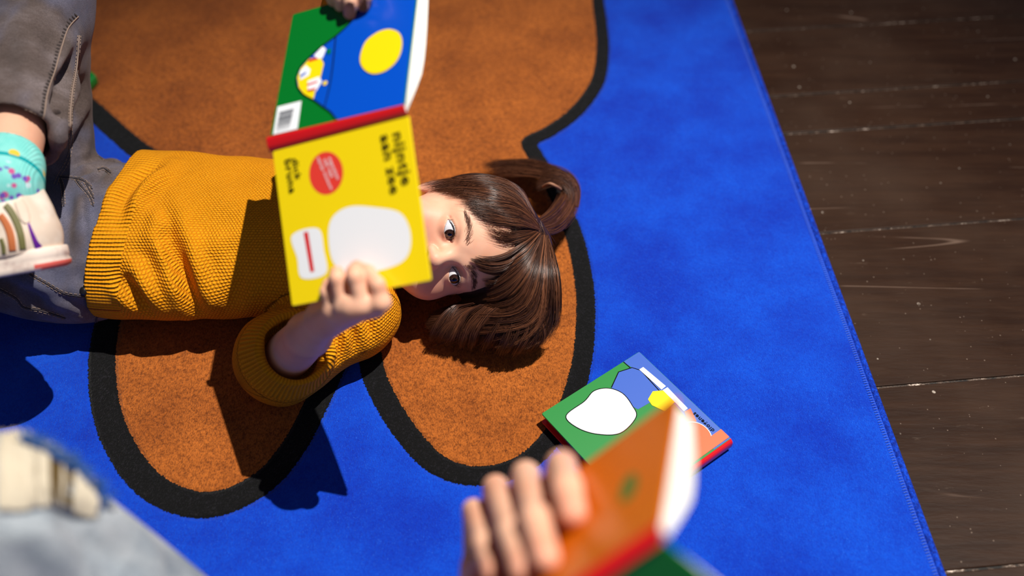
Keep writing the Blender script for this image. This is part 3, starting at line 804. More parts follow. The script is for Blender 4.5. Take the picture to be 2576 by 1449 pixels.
# ---- head
r_ = 12.6
lo_ = HO - .125; vh = Vox(lo_, HO + .13, .0012)
I3 = HR
def E_(c, r, k=.012, sub=False): vh.ell(hl(*c), I3, A3(*r) * .01, k, sub)
def C_(a, b, ra, rb, k=.006, sub=False): vh.cone(hl(*a), hl(*b), ra * .01, rb * .01, k, sub)
E_((0, 2.6, -1.2), (7.0, 7.4, 8.3)); E_((0, -2.6, 1.6), (6.0, 7.0, 4.9), .02)
E_((0, 1.6, 3.4), (5.4, 3.9, 3.4), .02)                                     # forehead
E_((0, -7.6, 3.6), (2.6, 2.0, 2.5), .02)                                    # chin
for s in (-1, 1):
    E_((s * 3.5, -3.6, 3.9), (2.5, 2.5, 2.2), .018)                          # cheeks
    C_((s * 1.0, .95, 6.45), (s * 3.9, 1.15, 5.1), .55, .5, .012)            # brow
    E_((s * 2.75, -.45, 7.0), (1.7, 1.05, .82), .008, True)                  # eye socket
C_((0, .4, 6.55), (0, -2.2, 8.05), .50, .78, .010)                          # nose
E_((0, -2.4, 8.05), (.88, .74, .72), .006)
for s in (-1, 1):
    E_((s * .95, -2.6, 7.35), (.56, .52, .65), .006)
    C_((s * .55, -3.5, 7.8), (s * .52, -2.55, 7.85), .30, .2, .002, True)
E_((0, -5.0, 6.5), (2.0, .40, .75), .005); E_((0, -5.75, 6.35), (1.7, .48, .75), .005)   # lips
C_((-1.9, -5.35, 6.9), (1.9, -5.35, 6.9), .10, .10, .003, True)
EC = [hl(s * 2.80, -.40, 5.62) for s in (-1, 1)]
for s, ec in zip((-1, 1), EC):
    vh.ell(ec, I3, A3(1.33, 1.33, 1.33) * .01, .005)                         # lids
# open the lids: a lens shape in the eye's own plane
for s, ec in zip((-1, 1), EC):
    sl, x, y, z = vh.blk(ec, ec, .022)
    q = [HR[i][0] * (x - ec[0]) + HR[i][1] * (y - ec[1]) + HR[i][2] * (z - ec[2]) for i in range(3)]
    a, b, c = q[0] * 100 * s, q[1] * 100, q[2] * 100                          # a: outwards
    bb = b - .10 * (a / 1.3)
    up_c = np.sqrt((a + .05) ** 2 + (bb + .95) ** 2) - 1.58
    lw_c = np.sqrt((a - .05) ** 2 + (bb - 1.25) ** 2) - 1.78
    d = np.maximum(np.maximum(up_c, lw_c), .1 - c) * .01
    vh.put(sl, d.astype(np.float32), .0012, True)
    # crease above the upper lid
    for i in range(9):
        t = -1.0 + 2.0 * i / 8; t2 = t + .26
        f = lambda t: (s * t * 1.45 + s * .0, .72 - .62 * t * t + .10 * t)
        a1, b1_ = f(t); a2, b2_ = f(t2)
        p1 = ec + (ha * a1 + hb * b1_ + hc * math.sqrt(max(1.36 ** 2 - a1 * a1 - b1_ * b1_, .05))) * .01
        p2 = ec + (ha * a2 + hb * b2_ + hc * math.sqrt(max(1.36 ** 2 - a2 * a2 - b2_ * b2_, .05))) * .01
        vh.cone(p1, p2, .0006, .0006, .0022, True)
# ears
for s in (-1, 1):
    E_((s * 6.6, -1.2, -.6), (.55, 2.9, 1.7), .006)
    E_((s * 7.25, -1.0, -.1), (.35, 1.9, .95), .004, True)
vh.cone(hl(0, -6.5, -1.5), neck0, .036, .038, .02)
head = vh.surf()
Vb_, Qb_ = join([head, arm_l, arm_r, leg_r, core])
Lh = loc(Vb_); ish = np.arange(len(Vb_)) < len(head[0])
red = np.zeros(len(Vb_))
def blob(c, r): return np.exp(-(((Lh - A3(*c)) / A3(*r)) ** 2).sum(1)) * ish
red = np.clip(.35 * blob((-3.6, -3.4, 5.2), (1.8, 1.6, 3)) + .35 * blob((3.6, -3.4, 5.2), (1.8, 1.6, 3)) + .3 * blob((0, -2.9, 8.4), (1, .9, 1))
              + .95 * blob((0, -5.4, 7.0), (1.7, .75, 1.5)) + .55 * blob((-7, -1, -.4), (1.2, 2.6, 2)) + .55 * blob((7, -1, -.4), (1.2, 2.6, 2))
              + .30 * blob((-2.8, -.4, 6.8), (1.5, .75, 1)) + .30 * blob((2.8, -.4, 6.8), (1.5, .75, 1)), 0, 1)
for f in fingers_l + fr:
    dd_, _ = segdist(Vb_, f[-1][0], f[-1][0]); red = np.maximum(red, .35 * np.exp(-(dd_ / .009) ** 2))
child = mesh('person', Vb_, Qb_, M['skin'], attrs=dict(red=red))
tag(child, 'child in mustard sweater and grey jeans, lying on the carpet, face half behind a book', 'person')
headtree = bvh(*head)

# ---- eyes
look = P(1200, 1250, .75)
def eye_mat():
    t = NT('eyeball', .08, spec=.5)
    a = t.attr('polar')           # angle from the gaze axis
    n = t.noise(260, 2)
    ir = t.mix(t.step(a, .16, .50), srgb(58, 28, 12), srgb(34, 16, 9))
    ir = t.mix(t.math('MULTIPLY', t.step(n, .5, .8), .4), ir, srgb(104, 58, 26))
    c = t.mix(t.step(a, .195, .225), srgb(5, 4, 4), ir)
    c = t.mix(t.step(a, .51, .57), c, srgb(214, 212, 216))
    t.set('Base Color', c); t.set('Coat Weight', .5); t.set('Coat Roughness', .04)
    return t.m
M['eye'] = eye_mat()
for s, ec in zip((-1, 1), EC):
    g = nrm(hc * 1.0 + ha * (.34 if s < 0 else .20) + hb * .03)
    e1_ = nrm(np.cross(g, hb)); e2_ = np.cross(g, e1_)
    V, Q = [], []; nt, npp = 40, 40; pol_ = []
    for i in range(nt + 1):
        th = math.pi * (i / nt) ** 1.3
        bul = 1.0 + .05 * math.exp(-(th / .42) ** 4)
        for j in range(npp):
            ph = 2 * math.pi * j / npp
            V.append(ec + .0124 * bul * (g * math.cos(th) + (e1_ * math.cos(ph) + e2_ * math.sin(ph)) * math.sin(th))); pol_.append(th)
    for i in range(nt):
        for j in range(npp): Q.append([i * npp + j, i * npp + (j + 1) % npp, (i + 1) * npp + (j + 1) % npp, (i + 1) * npp + j])
    o = mesh('eye', np.array(V), np.array(Q), M['eye'], child, attrs=dict(polar=pol_)); o['label'] = 'dark brown eye'
# ---- lashes and brows
hm = plain('dark_lash', srgb(26, 15, 12), .5)
brow_l, brow_r = [], []
for s, ec in zip((-1, 1), EC):
    ls = []
    for i in range(34):
        t = -.85 + 1.8 * i / 33 + rng.normal(0, .02)
        a1 = t * 1.22; b1_ = min(.60 - .62 * t * t + .12 * t, .7)
        c1 = math.sqrt(max(1.36 ** 2 - a1 * a1 - b1_ * b1_, .05))
        p = ec + (ha * a1 * s + hb * b1_ + hc * c1) * .01
        o1 = nrm(hc * .8 + hb * .45 + ha * s * .45 * t); L_ = .0046 + .0018 * t
        ls.append([p - o1 * .001, p + o1 * L_ * .5, p + o1 * L_ * .85 + hb * L_ * .35])
    for i in range(16):
        t = -.8 + 1.7 * i / 15
        a1 = t * 1.2; b1_ = -.50 + .42 * t * t + .1 * t
        c1 = math.sqrt(max(1.36 ** 2 - a1 * a1 - b1_ * b1_, .05))
        p = ec + (ha * a1 * s + hb * b1_ + hc * c1) * .01
        o1 = nrm(hc * .8 - hb * .45 + ha * s * .4 * t)
        ls.append([p, p + o1 * .0008, p + o1 * .0015 - hb * .0004])
    for (sg_, f_) in ((1, lambda t_: .60 - .62 * t_ * t_ + .12 * t_),):
        pts = []
        for t_ in np.linspace(-1.02, 1.05, 24):
            a1 = t_ * 1.26; b1_ = f_(t_); c1 = math.sqrt(max(1.345 ** 2 - a1 * a1 - b1_ * b1_, .05)); pts.append(ec + (ha * a1 * s + hb * b1_ + hc * c1) * .01)
        Vt, Qt = tubes([pts], [.00055 * np.sin(np.linspace(.25, math.pi - .2, 24))], 6)
        mesh('lash_line', Vt, Qt, hm, child)
    Vt, Qt = tubes(ls, [A3(.00019, .00015, .00004)] * len(ls), 4)
    mesh('eyelashes', Vt, Qt, hm, child)['kind'] = 'stuff'
    bl = []
    for i in range(170):
        t = rng.uniform(0, 1); w_ = rng.normal(0, .22) * (1 - .5 * t)
        a1 = s * (1.1 + 3.3 * t); b1_ = 1.45 + 1.0 * math.sin(t * 2.3) * .62 - .25 * t + w_
        def onhead(a, b, lift=.0004):
            o_ = hl(a, b, 12); h_ = headtree.ray_cast(Vector(o_), Vector(-hc)); return np.array(h_[0]) + np.array(h_[1]) * lift if h_[0] else None
        dl = .55 + .2 * rng.random(); ang = .9 - 1.0 * t + rng.normal(0, .15)
        q = [onhead(a1 + s * dl * k_ * math.cos(ang), b1_ + dl * k_ * math.sin(ang), .0003 + .0006 * k_) for k_ in (0, .5, 1)]
        if all(v is not None for v in q): bl.append(q)
    Vt, Qt = tubes(bl, [A3(.00013, .00012, .00004)] * len(bl), 3)
    mesh('eyebrow', Vt, Qt, plain('brow_hair', srgb(92, 58, 44), .6), child)['kind'] = 'stuff'

# ---- sweater
def bonecoords(V, bones):
    """bones: (a, b, radius, offset) -> along / around coordinates from the nearest bone"""
    best = np.full(len(V), 9.0); ku = np.zeros(len(V)); kv = np.zeros(len(V)); bi = np.zeros(len(V), int)
    for i, (a, b, r, off) in enumerate(bones):
        a, b = np.asarray(a), np.asarray(b); dd, _ = segdist(V, a, b); dd = dd - r
        ax = nrm(b - a); n1 = nrm(np.cross(ax, A3(0, 0, 1) if abs(ax[2]) < .9 else A3(1, 0, 0))); n2 = np.cross(ax, n1)
        rel = V - a
        u = rel @ ax + off; v = np.arctan2(rel @ n2, rel @ n1) * r
        m = dd < best; best[m] = dd[m]; ku[m] = u[m]; kv[m] = v[m]; bi[m] = i
    return ku, kv, bi
vs = Vox((-.58, .55, .006), (-.06, 1.07, .225), .0024)
for cx, cy, cz, rx, ry, rz in ((-.50, .854, .092, .10, .118, .078), (-.43, .853, .090, .11, .124, .078), (-.34, .853, .086, .12, .120, .072), (-.25, .853, .086, .10, .118, .070)):
    vs.ell((cx, cy, cz), np.eye(3), (rx, ry, rz), .03)
vs.cone(sh_l, A3(-.22, .80, .08), .052, .062, .03); vs.cone(sh_r, A3(-.23, .95, .08), .050, .058, .03)
vs.ell(P(348, 448, .070), np.eye(3), (.048, .026, .046), .02)
el_s = el_l + A3(0, 0, .004)
vs.cone(sh_l, el_s, .049, .050, .012); vs.ell(el_s + A3(-.004, -.004, -.002), np.eye(3), (.052, .048, .048), .02)
fdir = nrm(wr_l - el_l); cuff_c = el_l + fdir * .058
vs.cone(el_s, cuff_c, .049, .042, .014)
vs.cone(hl(0, -7.5, -2.4), neck0, .046, .055, .03)
# hem cut, open cuff, rug contact
X = vs.lo[0] + vs.h * np.arange(vs.n[0])[:, None, None]; Yg = vs.lo[1] + vs.h * np.arange(vs.n[1])[None, :, None]; Zg = vs.lo[2] + vs.h * np.arange(vs.n[2])[None, None, :]
hn = nrm(A3(-.985, .10, .12)); hp = A3(-.482, .853, .13)
hemd = (X - hp[0]) * hn[0] + (Yg - hp[1]) * hn[1] + (Zg - hp[2]) * hn[2]
vs.d = np.maximum(vs.d, hemd.astype(np.float32)); 
cutc = (X - cuff_c[0]) * fdir[0] + (Yg - cuff_c[1]) * fdir[1] + (Zg - cuff_c[2]) * fdir[2]
near = np.sqrt((X - cuff_c[0]) ** 2 + (Yg - cuff_c[1]) ** 2 + (Zg - cuff_c[2]) ** 2)
vs.d = np.where(near < .062, np.maximum(vs.d, cutc), vs.d).astype(np.float32)
vs.d = np.maximum(vs.d, (ZR + .0005 - Zg)).astype(np.float32)
vs.cone(cuff_c - fdir * .020, cuff_c + fdir * .03, .032, .038, .003, True)      # hollow cuff
Vs_, Qs_ = vs.surf()
st_ = bvh(Vs_, Qs_)
def S(*pts):
    o = [hit(st_, *p) for p in pts]; return [q for q in o if q is not None]
CRS = [(S((432, 600), (446, 650), (470, 720), (492, 780), (512, 815)), -.013, .010),
       (S((400, 605), (418, 650), (445, 730), (470, 800)), .006, .010),
       (S((470, 610), (490, 680), (520, 760), (548, 805)), .006, .011),
       (S((302, 690), (335, 735), (375, 780), (420, 812)), -.011, .009),
       (S((335, 690), (370, 735), (420, 790)), .006, .010),
       (S((300, 560), (312, 500), (350, 450), (420, 415)), -.006, .009),
       (S((330, 540), (350, 490), (400, 440), (440, 405)), .007, .010),
       (S((405, 500), (425, 560), (428, 630), (420, 680)), -.004, .008),
       (S((560, 800), (590, 740), (600, 700)), -.005, .010), (S((330, 620), (380, 650), (420, 700)), -.004, .010),
       (S((520, 640), (560, 600), (620, 585)), .004, .014), (S((360, 610), (390, 560), (400, 520)), .004, .010),
       (S((800, 830), (812, 880), (815, 930)), -.006, .006), (S((835, 800), (848, 850), (850, 900)), -.008, .006), (S((872, 800), (890, 840), (892, 880)), -.006, .006),
       (S((905, 780), (925, 810), (930, 850)), -.007, .007), (S((745, 800), (700, 830), (650, 850)), -.004, .008)]
CRS = [c for c in CRS if len(c[0]) > 1]
Vs_ = creases(Vs_, Qs_, CRS)
ph = rng.uniform(0, 6, 6)
Nn = vnormals(Vs_, Qs_)
Vs_ = Vs_ + Nn * (.0012 * (np.sin(Vs_[:, 0] * 55 + ph[0] + 2 * np.sin(Vs_[:, 1] * 40)) * np.sin(Vs_[:, 1] * 48 + ph[1]) + .6 * np.sin(Vs_[:, 0] * 90 + Vs_[:, 1] * 60)))[:, None]
ku, kv, bi = bonecoords(Vs_, [((-.55, .853, .088), (-.17, .853, .088), .105, 0), (sh_l, el_s, .048, 1), (el_s, cuff_c, .046, 2)])
hd = (Vs_ - hp) @ hn
cd_ = (Vs_ - cuff_c) @ fdir
fc0 = lambda a: a[Qs_].mean(1)
face_hem = (fc0(hd) > -.040) & (np.abs(Vs_[Qs_][:, :, 1].mean(1) - .853) < .2)
face_cuff = (fc0(cd_) > -.034) & (np.linalg.norm(Vs_[Qs_].mean(1) - cuff_c, axis=1) < .066) & (bi[Qs_][:, 0] == 2)
rest = ~(face_hem | face_cuff)
# right sleeve, behind the book
v2 = Vox((-.29, .86, .02), (-.10, 1.07, .40), .004)
v2.cone(sh_r, el_r, .047, .042, .02); v2.cone(el_r, wr_r + (el_r - wr_r) * .18, .042, .034, .02)
V2, Q2 = v2.surf(); ku2, kv2, _ = bonecoords(V2, [(sh_r, el_r, .045, 1), (el_r, wr_r, .04, 2)])
Va, Qa, ia = submesh(Vs_, Qs_, rest)
Vj, Qj = join([(Va, Qa), (V2, Q2)])
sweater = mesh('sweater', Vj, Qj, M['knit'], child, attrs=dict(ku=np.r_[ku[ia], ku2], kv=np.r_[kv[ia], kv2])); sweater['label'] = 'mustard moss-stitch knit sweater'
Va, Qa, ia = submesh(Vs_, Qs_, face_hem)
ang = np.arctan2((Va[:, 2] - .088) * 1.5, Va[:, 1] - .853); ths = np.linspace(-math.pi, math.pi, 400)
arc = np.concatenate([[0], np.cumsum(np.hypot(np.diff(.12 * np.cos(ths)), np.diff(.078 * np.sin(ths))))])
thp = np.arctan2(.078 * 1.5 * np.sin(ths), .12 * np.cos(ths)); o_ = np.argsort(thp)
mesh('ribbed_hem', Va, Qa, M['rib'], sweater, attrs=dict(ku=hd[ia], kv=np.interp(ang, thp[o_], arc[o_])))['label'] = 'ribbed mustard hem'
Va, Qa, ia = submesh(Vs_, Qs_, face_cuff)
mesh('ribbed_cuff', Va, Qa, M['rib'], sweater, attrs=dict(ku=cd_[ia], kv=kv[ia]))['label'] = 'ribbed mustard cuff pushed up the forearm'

# ---- jeans
vj = Vox((-.86, .66, .006), (-.40, 1.14, .375), .003)
vj.ell((-.490, .853, .082), np.eye(3), (.13, .112, .068)); vj.ell((-.55, .853, .085), np.eye(3), (.085, .112, .068), .03)
vj.cone(hip_r, kne_r, .059, .055, .022)
vj.cone(P(232, 452, .10), P(276, 440, .075), .030, .022, .010)
hem_r = kne_r + (ank - kne_r) * .80
vj.cone(kne_r, hem_r, .059, .048, .034)
vj.cone(hip_l, kne_l, .068, .060, .030); vj.cone(kne_l, (-.85, .80, .06), .058, .045, .02)
X = vj.lo[0] + vj.h * np.arange(vj.n[0])[:, None, None]; Yg = vj.lo[1] + vj.h * np.arange(vj.n[1])[None, :, None]; Zg = vj.lo[2] + vj.h * np.arange(vj.n[2])[None, None, :]
ld = nrm(ank - kne_r)
cutc = (X - hem_r[0]) * ld[0] + (Yg - hem_r[1]) * ld[1] + (Zg - hem_r[2]) * ld[2]
near = np.sqrt((X - hem_r[0]) ** 2 + (Yg - hem_r[1]) ** 2 + (Zg - hem_r[2]) ** 2)
vj.d = np.where(near < .068, np.maximum(vj.d, cutc), vj.d).astype(np.float32)
vj.d = np.maximum(vj.d, ZR + .0005 - Zg).astype(np.float32)
vj.cone(hem_r - ld * .03, hem_r + ld * .03, .040, .043, .003, True)
Vj_, Qj_ = vj.surf()
jt = bvh(Vj_, Qj_)
def J(*pts, lift=0.0):
    o = [hit(jt, *p, lift) for p in pts]; return [q for q in o if q is not None]
CR = [(J((192, 130), (172, 180), (152, 215)), -.010, .008), (J((204, 170), (180, 240), (150, 330), (130, 390)), .007, .010), (J((206, 215), (180, 290), (140, 380)), -.009, .008), (J((214, 300), (190, 370), (150, 430)), -.009, .008), (J((150, 200), (140, 270), (125, 340)), -.010, .008),
      (J((238, 400), (200, 410), (160, 430)), -.006, .006), (J((60, 30), (80, 120), (70, 220)), .004, .016), (J((165, 100), (150, 160), (130, 230)), .005, .010),
      (J((0, 700), (60, 730), (120, 780), (160, 800)), -.005, .008), (J((40, 690), (110, 720), (200, 740)), .005, .010), (J((160, 480), (150, 560), (165, 640)), -.004, .010),
      (J((200, 470), (210, 560), (215, 650)), .005, .009), (J((182, 480), (176, 560), (184, 650)), -.005, .008), (J((228, 480), (224, 560), (222, 640)), -.005, .007), (J((236, 425), (215, 436), (190, 440)), -.007, .006), (J((262, 425), (250, 440), (232, 462)), -.007, .006), (J((150, 730), (200, 770), (250, 800)), -.006, .008), (J((170, 755), (210, 785), (240, 812)), .005, .008), (J((215, 690), (230, 740), (240, 790)), -.005, .007), (J((10, 60), (25, 150), (20, 230)), -.004, .015)]
Vj_ = creases(Vj_, Qj_, [c for c in CR if len(c[0]) > 1])
Nn = vnormals(Vj_, Qj_)
Vj_ = Vj_ + Nn * (.0016 * np.sin(Vj_[:, 0] * 60 + 3 * np.sin(Vj_[:, 2] * 30)) * np.sin(Vj_[:, 1] * 55 + Vj_[:, 2] * 40))[:, None]
jeans = mesh('jeans', Vj_, Qj_, M['denim'], child); jeans['label'] = 'faded grey denim jeans'
jt = bvh(Vj_, Qj_)
def seam(tree, pxs, parent, name='seam', gap=2.6, r=.0017, mat=None, thread=True):
    L = smooth_poly(np.array(pxs, float), 10)
    q = [hit(tree, x, y, .0006) for x, y in L]; q = [v for v in q if v is not None]
    keep = [q[0]] if q else []
    for v in q[1:]:
        if np.linalg.norm(v - keep[-1]) < .03: keep.append(v)
    if len(keep) < 4: return None
    Vt, Qt = tubes([np.array(keep)], [r], 6)
    return mesh(name, Vt, Qt, mat or M['seamdark'], parent)
def stitches(tree, pxs, parent, off, mat, ln=.0035, gap=.0018):
    L = smooth_poly(np.array(pxs, float), 14)
    T = np.gradient(L, axis=0); T /= np.linalg.norm(T, axis=1, keepdims=True); N = np.stack([-T[:, 1], T[:, 0]], 1)
    L = L + N * off
    q = [hit(tree, x, y, .0006) for x, y in L]; q = np.array([v for v in q if v is not None])
    if len(q) < 4: return
    s = np.concatenate([[0], np.cumsum(np.linalg.norm(np.diff(q, axis=0), axis=1))])
    out = []
    for a in np.arange(0, s[-1] - ln, ln + gap):
        out.append(np.stack([np.interp([a, a + ln * .5, a + ln], s, q[:, i]) for i in range(3)], 1))
    if out:
        Vt, Qt = tubes(out, [.0005] * len(out), 4); o = mesh('stitching', Vt, Qt, mat, parent); o['kind'] = 'stuff'
SEAMS = [[(196, 42), (172, 70), (158, 110), (140, 170), (120, 230), (112, 280), (108, 318)], [(198, 90), (192, 170), (180, 240), (176, 300), (178, 360), (172, 400), (150, 440), (138, 470)],
         [(0, 268), (40, 272), (80, 285), (108, 305)], [(150, 446), (180, 448), (210, 455), (232, 476)], [(192, 452), (205, 470), (225, 495), (235, 520)],
         [(75, 690), (120, 715), (160, 737), (200, 744), (228, 742)], [(0, 728), (40, 750), (60, 772), (100, 780), (140, 792), (165, 800)], [(228, 670), (216, 710), (208, 735)], [(265, 750), (250, 770), (240, 810)], [(152, 450), (158, 475), (160, 520)], [(214, 458), (222, 474), (236, 500)], [(246, 428), (262, 424), (278, 436)], [(222, 690), (226, 712), (222, 734)]]
def puckers(tree, pxs, parent, a0, a1):
    L = smooth_poly(np.array(pxs, float), 16); T = np.gradient(L, axis=0); T /= np.linalg.norm(T, axis=1, keepdims=True); N = np.stack([-T[:, 1], T[:, 0]], 1)
    ss = np.concatenate([[0], np.cumsum(np.linalg.norm(np.diff(L, axis=0), axis=1))]); out = []
    for a in np.arange(3, ss[-1], 8.5):
        c_ = A3(np.interp(a, ss, L[:, 0]), np.interp(a, ss, L[:, 1])); n_ = A3(np.interp(a, ss, N[:, 0]), np.interp(a, ss, N[:, 1])); k1 = a0 + (a1 - a0) * rng.uniform(.6, 1.1)
        q = [hit(tree, *(c_ + n_ * (a0 + (k1 - a0) * f_)), .0004) for f_ in (0, .5, 1)]
        q = [v if v is None else v - nrm(CAM - v) * .0012 for v in q]
        if all(v is not None for v in q) and np.linalg.norm(q[2] - q[0]) < .02: out.append(q)
    if out:
        Vt, Qt = tubes(out, [A3(.0017, .0017, .0011)] * len(out), 6); o = mesh('pucker', Vt, Qt, plain('pucker_denim', srgb(58, 49, 47), .9), parent); o['kind'] = 'stuff'; o['label'] = 'dark puckers along the seam'
for i_, L_ in enumerate(SEAMS):
    if seam(jt, L_, jeans, r=.0008, mat=M['seam'] if i_ < 2 else M['seamdark']):
        if i_ == 0: puckers(jt, L_, jeans, 4, 13)
        else: stitches(jt, L_, jeans, 4, M['seam']); stitches(jt, L_, jeans, -4, M['seam'])
p = hit(jt, 209, 732, .001)
if p is not None:
    vb = Vox(p - .012, p + .012, .001); vb.ell(p, np.stack([RT, UP, -FW]), (.0052, .0052, .003), .001); mesh('rivet', *vb.surf(), plain('dark_rivet', srgb(22, 20, 22), .3), jeans)

# ---- sock
def curve_ring(c, ax, r, n=24): pass
vk2 = Vox(fl(.04, -.03, .05) - .09, fl(.04, -.03, .05) + .09, .0018)
skt = kne_r + (ank - kne_r) * .935
vk2.cone(skt, ank, .0355, .0345, .004); vk2.cone(ank, fl(.038, -.030, .03), .0345, .031, .01); vk2.cone(fl(.04, -.03, .03), fl(.10, -.03, .02), .028, .025, .01)
for k_, rr in ((0.0, .0368), (.022, .0372)):
    a_ = skt + ld * k_; vk2.cone(a_, a_ + ld * (.016 if k_ == 0 else .003), rr, rr, .003)
vk2.cone(skt - ld * .03, skt + ld * .004, .0325, .0325, .002, True)
Vk, Qk = vk2.surf()
t = NT('aqua_sock', .9, spec=.1)
o_ = t.obj(); al = t.attr('along')
c = t.ramp(t.noise(70, 2), (.4, srgb(126, 216, 208)), (.7, srgb(150, 228, 220)))
c = t.mix(t.math('MULTIPLY', t.step(al, .0185, .020), t.math('SUBTRACT', 1.0, t.step(al, .0235, .025))), c, srgb(10, 160, 166))
def specks(sc, th, col, lo, hi):
    global c
    vv = t.node('ShaderNodeTexVoronoi', feature='F1'); vv.inputs['Scale'].default_value = sc; t.l.new(t.mapping((1, 1, 1), (.3 * sc, .2, .1)), vv.inputs['Vector'])
    m = t.math('SUBTRACT', 1.0, t.step(vv.outputs['Distance'], th, th + .06))
    m = t.math('MULTIPLY', m, t.math('MULTIPLY', t.step(al, lo, lo + .002), t.math('SUBTRACT', 1.0, t.step(al, hi, hi + .002))))
    c = t.mix(m, c, col)
specks(95, .30, srgb(206, 96, 150), .034, .062); specks(105, .26, srgb(120, 92, 190), .036, .062); specks(44, .2, srgb(240, 200, 70), .010, .020); specks(70, .2, srgb(214, 236, 240), .030, .06)
t.set('Base Color', c)
w = t.node('ShaderNodeTexWave'); w.inputs['Scale'].default_value = 160; t.l.new(o_, w.inputs['Vector']); t.bump(w.outputs['Fac'], .0008, .6)
sock = mesh('sock', Vk, Qk, t.m, child, attrs=dict(along=(Vk - skt) @ ld)); sock['label'] = 'aqua sock with a teal stripe and coloured pattern'

# ---- sneaker
shoe_m = NT('cream_leather', .55, srgb(232, 212, 192)); nb1 = shoe_m.noise(40, 3)
shoe_m.set('Base Color', shoe_m.mix(shoe_m.step(nb1, .4, .7), srgb(226, 204, 184), srgb(242, 228, 212))); shoe_m.bump(shoe_m.noise(700, 2), .0003, .5)
c0 = -.030
vu = Vox(fl(.085, c0, .05) - .13, fl(.085, c0, .05) + .13, .0016)
vu.ell(fl(.036, c0, .030), FR, (.036, .0315, .036), .01); vu.ell(fl(.085, c0, .030), FR, (.062, .033, .036), .03); vu.ell(fl(.130, c0, .026), FR, (.046, .0365, .026), .03)
vu.cone(fl(.036, c0, .03), fl(.044, c0, .066), .0345, .0335, .02); vu.cone(fl(.044, c0, .062), fl(.085, c0, .045), .032, .028, .02)
vu.cone(fl(.012, c0, .055), fl(.015, c0, .083), .0085, .006, .012)            # heel tab
Xs = (vu.lo[0] + vu.h * np.arange(vu.n[0])[:, None, None]) - Hb[0]; Ysz = (vu.lo[1] + vu.h * np.arange(vu.n[1])[None, :, None]) - Hb[1]; Zs = (vu.lo[2] + vu.h * np.arange(vu.n[2])[None, None, :]) - Hb[2]
cu_ = Xs * fu[0] + Ysz * fu[1] + Zs * fu[2]; ct_ = Xs * ft[0] + Ysz * ft[1] + Zs * ft[2]
vu.d = np.maximum(vu.d, .012 - cu_)
top_ = np.where(ct_ < .020, .086, .066 + .10 * np.abs(ct_ - .045) - .002)
vu.d = np.maximum(vu.d, (cu_ - top_) * .8).astype(np.float32)
vu.cone(fl(.046, c0, .05), fl(.050, c0, .11), .027, .030, .004, True)
Vu, Qu = vu.surf()
shoe = bpy.data.objects.new('sneaker', None)
sneaker = mesh('sneaker', Vu, Qu, shoe_m.m, child); sneaker['label'] = 'cream sneaker with olive and orange bands and a purple strip'
bpy.data.objects.remove(shoe)
ut = bvh(Vu, Qu)
out_ = smooth_poly([(-.004, c0 - .012), (-.004, c0 + .012), (.014, c0 + .032), (.05, c0 + .034), (.09, c0 + .036), (.135, c0 + .040), (.165, c0 + .028), (.176, c0), (.165, c0 - .030), (.135, c0 - .038), (.09, c0 - .034), (.05, c0 - .033), (.014, c0 - .032)], 8, True)
V, Q, mi = [], [], []
prof = [(-.006, .94), (-.004, 1.0), (.0005, 1.01), (.0045, .99), (.0055, 1.0), (.014, 1.0), (.0155, .985), (.0157, .90)]
n = len(out_); cen = out_.mean(0)
for h_, s_ in prof:
    for a, b in out_:
        q = cen + (np.array([a, b]) - cen) * s_; V.append(fl(q[0], q[1], h_))
for l in range(len(prof) - 1):
    for i in range(n):
        Q.append([l * n + i, l * n + (i + 1) % n, (l + 1) * n + (i + 1) % n, (l + 1) * n + i])
        mi.append(1 if (l < 2 and V[l * n + i] @ ft - Hb @ ft < .014) else 0)
Q.append([i for i in range(n)][::-1]); mi.append(2); Q.append([(len(prof) - 1) * n + i for i in range(n)]); mi.append(0)
t = NT('sole_rubber', .6); t.set('Base Color', t.mix(t.step(t.noise(60, 4, .7), .45, .75), srgb(238, 220, 206), srgb(196, 168, 158)))
sole = mesh('sole', V, Q, [t.m, plain('coral_rubber', srgb(222, 96, 86), .6), plain('sole_underside', srgb(150, 130, 125), .8)], sneaker, mi); sole['label'] = 'cream rubber sole with a coral heel'
def ribbon(tree, pxs, wpx, name, mat, parent, lift=.0009, n=8, across=4, thick=.0012):
    L = smooth_poly(np.array(pxs, float), n); W_ = np.interp(np.linspace(0, 1, len(L)), np.linspace(0, 1, len(wpx)), wpx)
    T = np.gradient(L, axis=0); T /= np.linalg.norm(T, axis=1, keepdims=True); N = np.stack([-T[:, 1], T[:, 0]], 1)
    rows = []
    for p_, n_, w_ in zip(L, N, W_):
        r = [hit(tree, *(p_ + n_ * w_ * (2 * j / across - 1) * .5)) for j in range(across + 1)]
        if all(v is not None for v in r): rows.append(r)
    if len(rows) < 2: return None
    A_ = np.array(rows); m_ = across + 1
    tw = nrm(CAM - A_.reshape(-1, 3).mean(0))
    up_ = A_ + tw * lift; dnn = A_ - tw * thick
    V = np.concatenate([up_.reshape(-1, 3), dnn.reshape(-1, 3)]); K = len(rows); o2 = K * m_
    Q = []
    for i in range(K - 1):
        for j in range(across):
            a = i * m_ + j; Q.append([a, a + 1, a + m_ + 1, a + m_])
        a = i * m_; Q.append([a, a + m_, o2 + a + m_, o2 + a]); a += across; Q.append([a + m_, a, o2 + a, o2 + a + m_])
    for j in range(across):
        Q.append([j + 1, j, o2 + j, o2 + j + 1]); a = (K - 1) * m_ + j; Q.append([a, a + 1, o2 + a + 1, o2 + a])
    return mesh(name, V, np.array(Q), mat, parent)
olive = plain('olive_leather', srgb(112, 108, 62), .45); rose = plain('orange_leather', srgb(196, 110, 62), .45); pinkl = plain('pink_leather', srgb(222, 160, 140), .5)
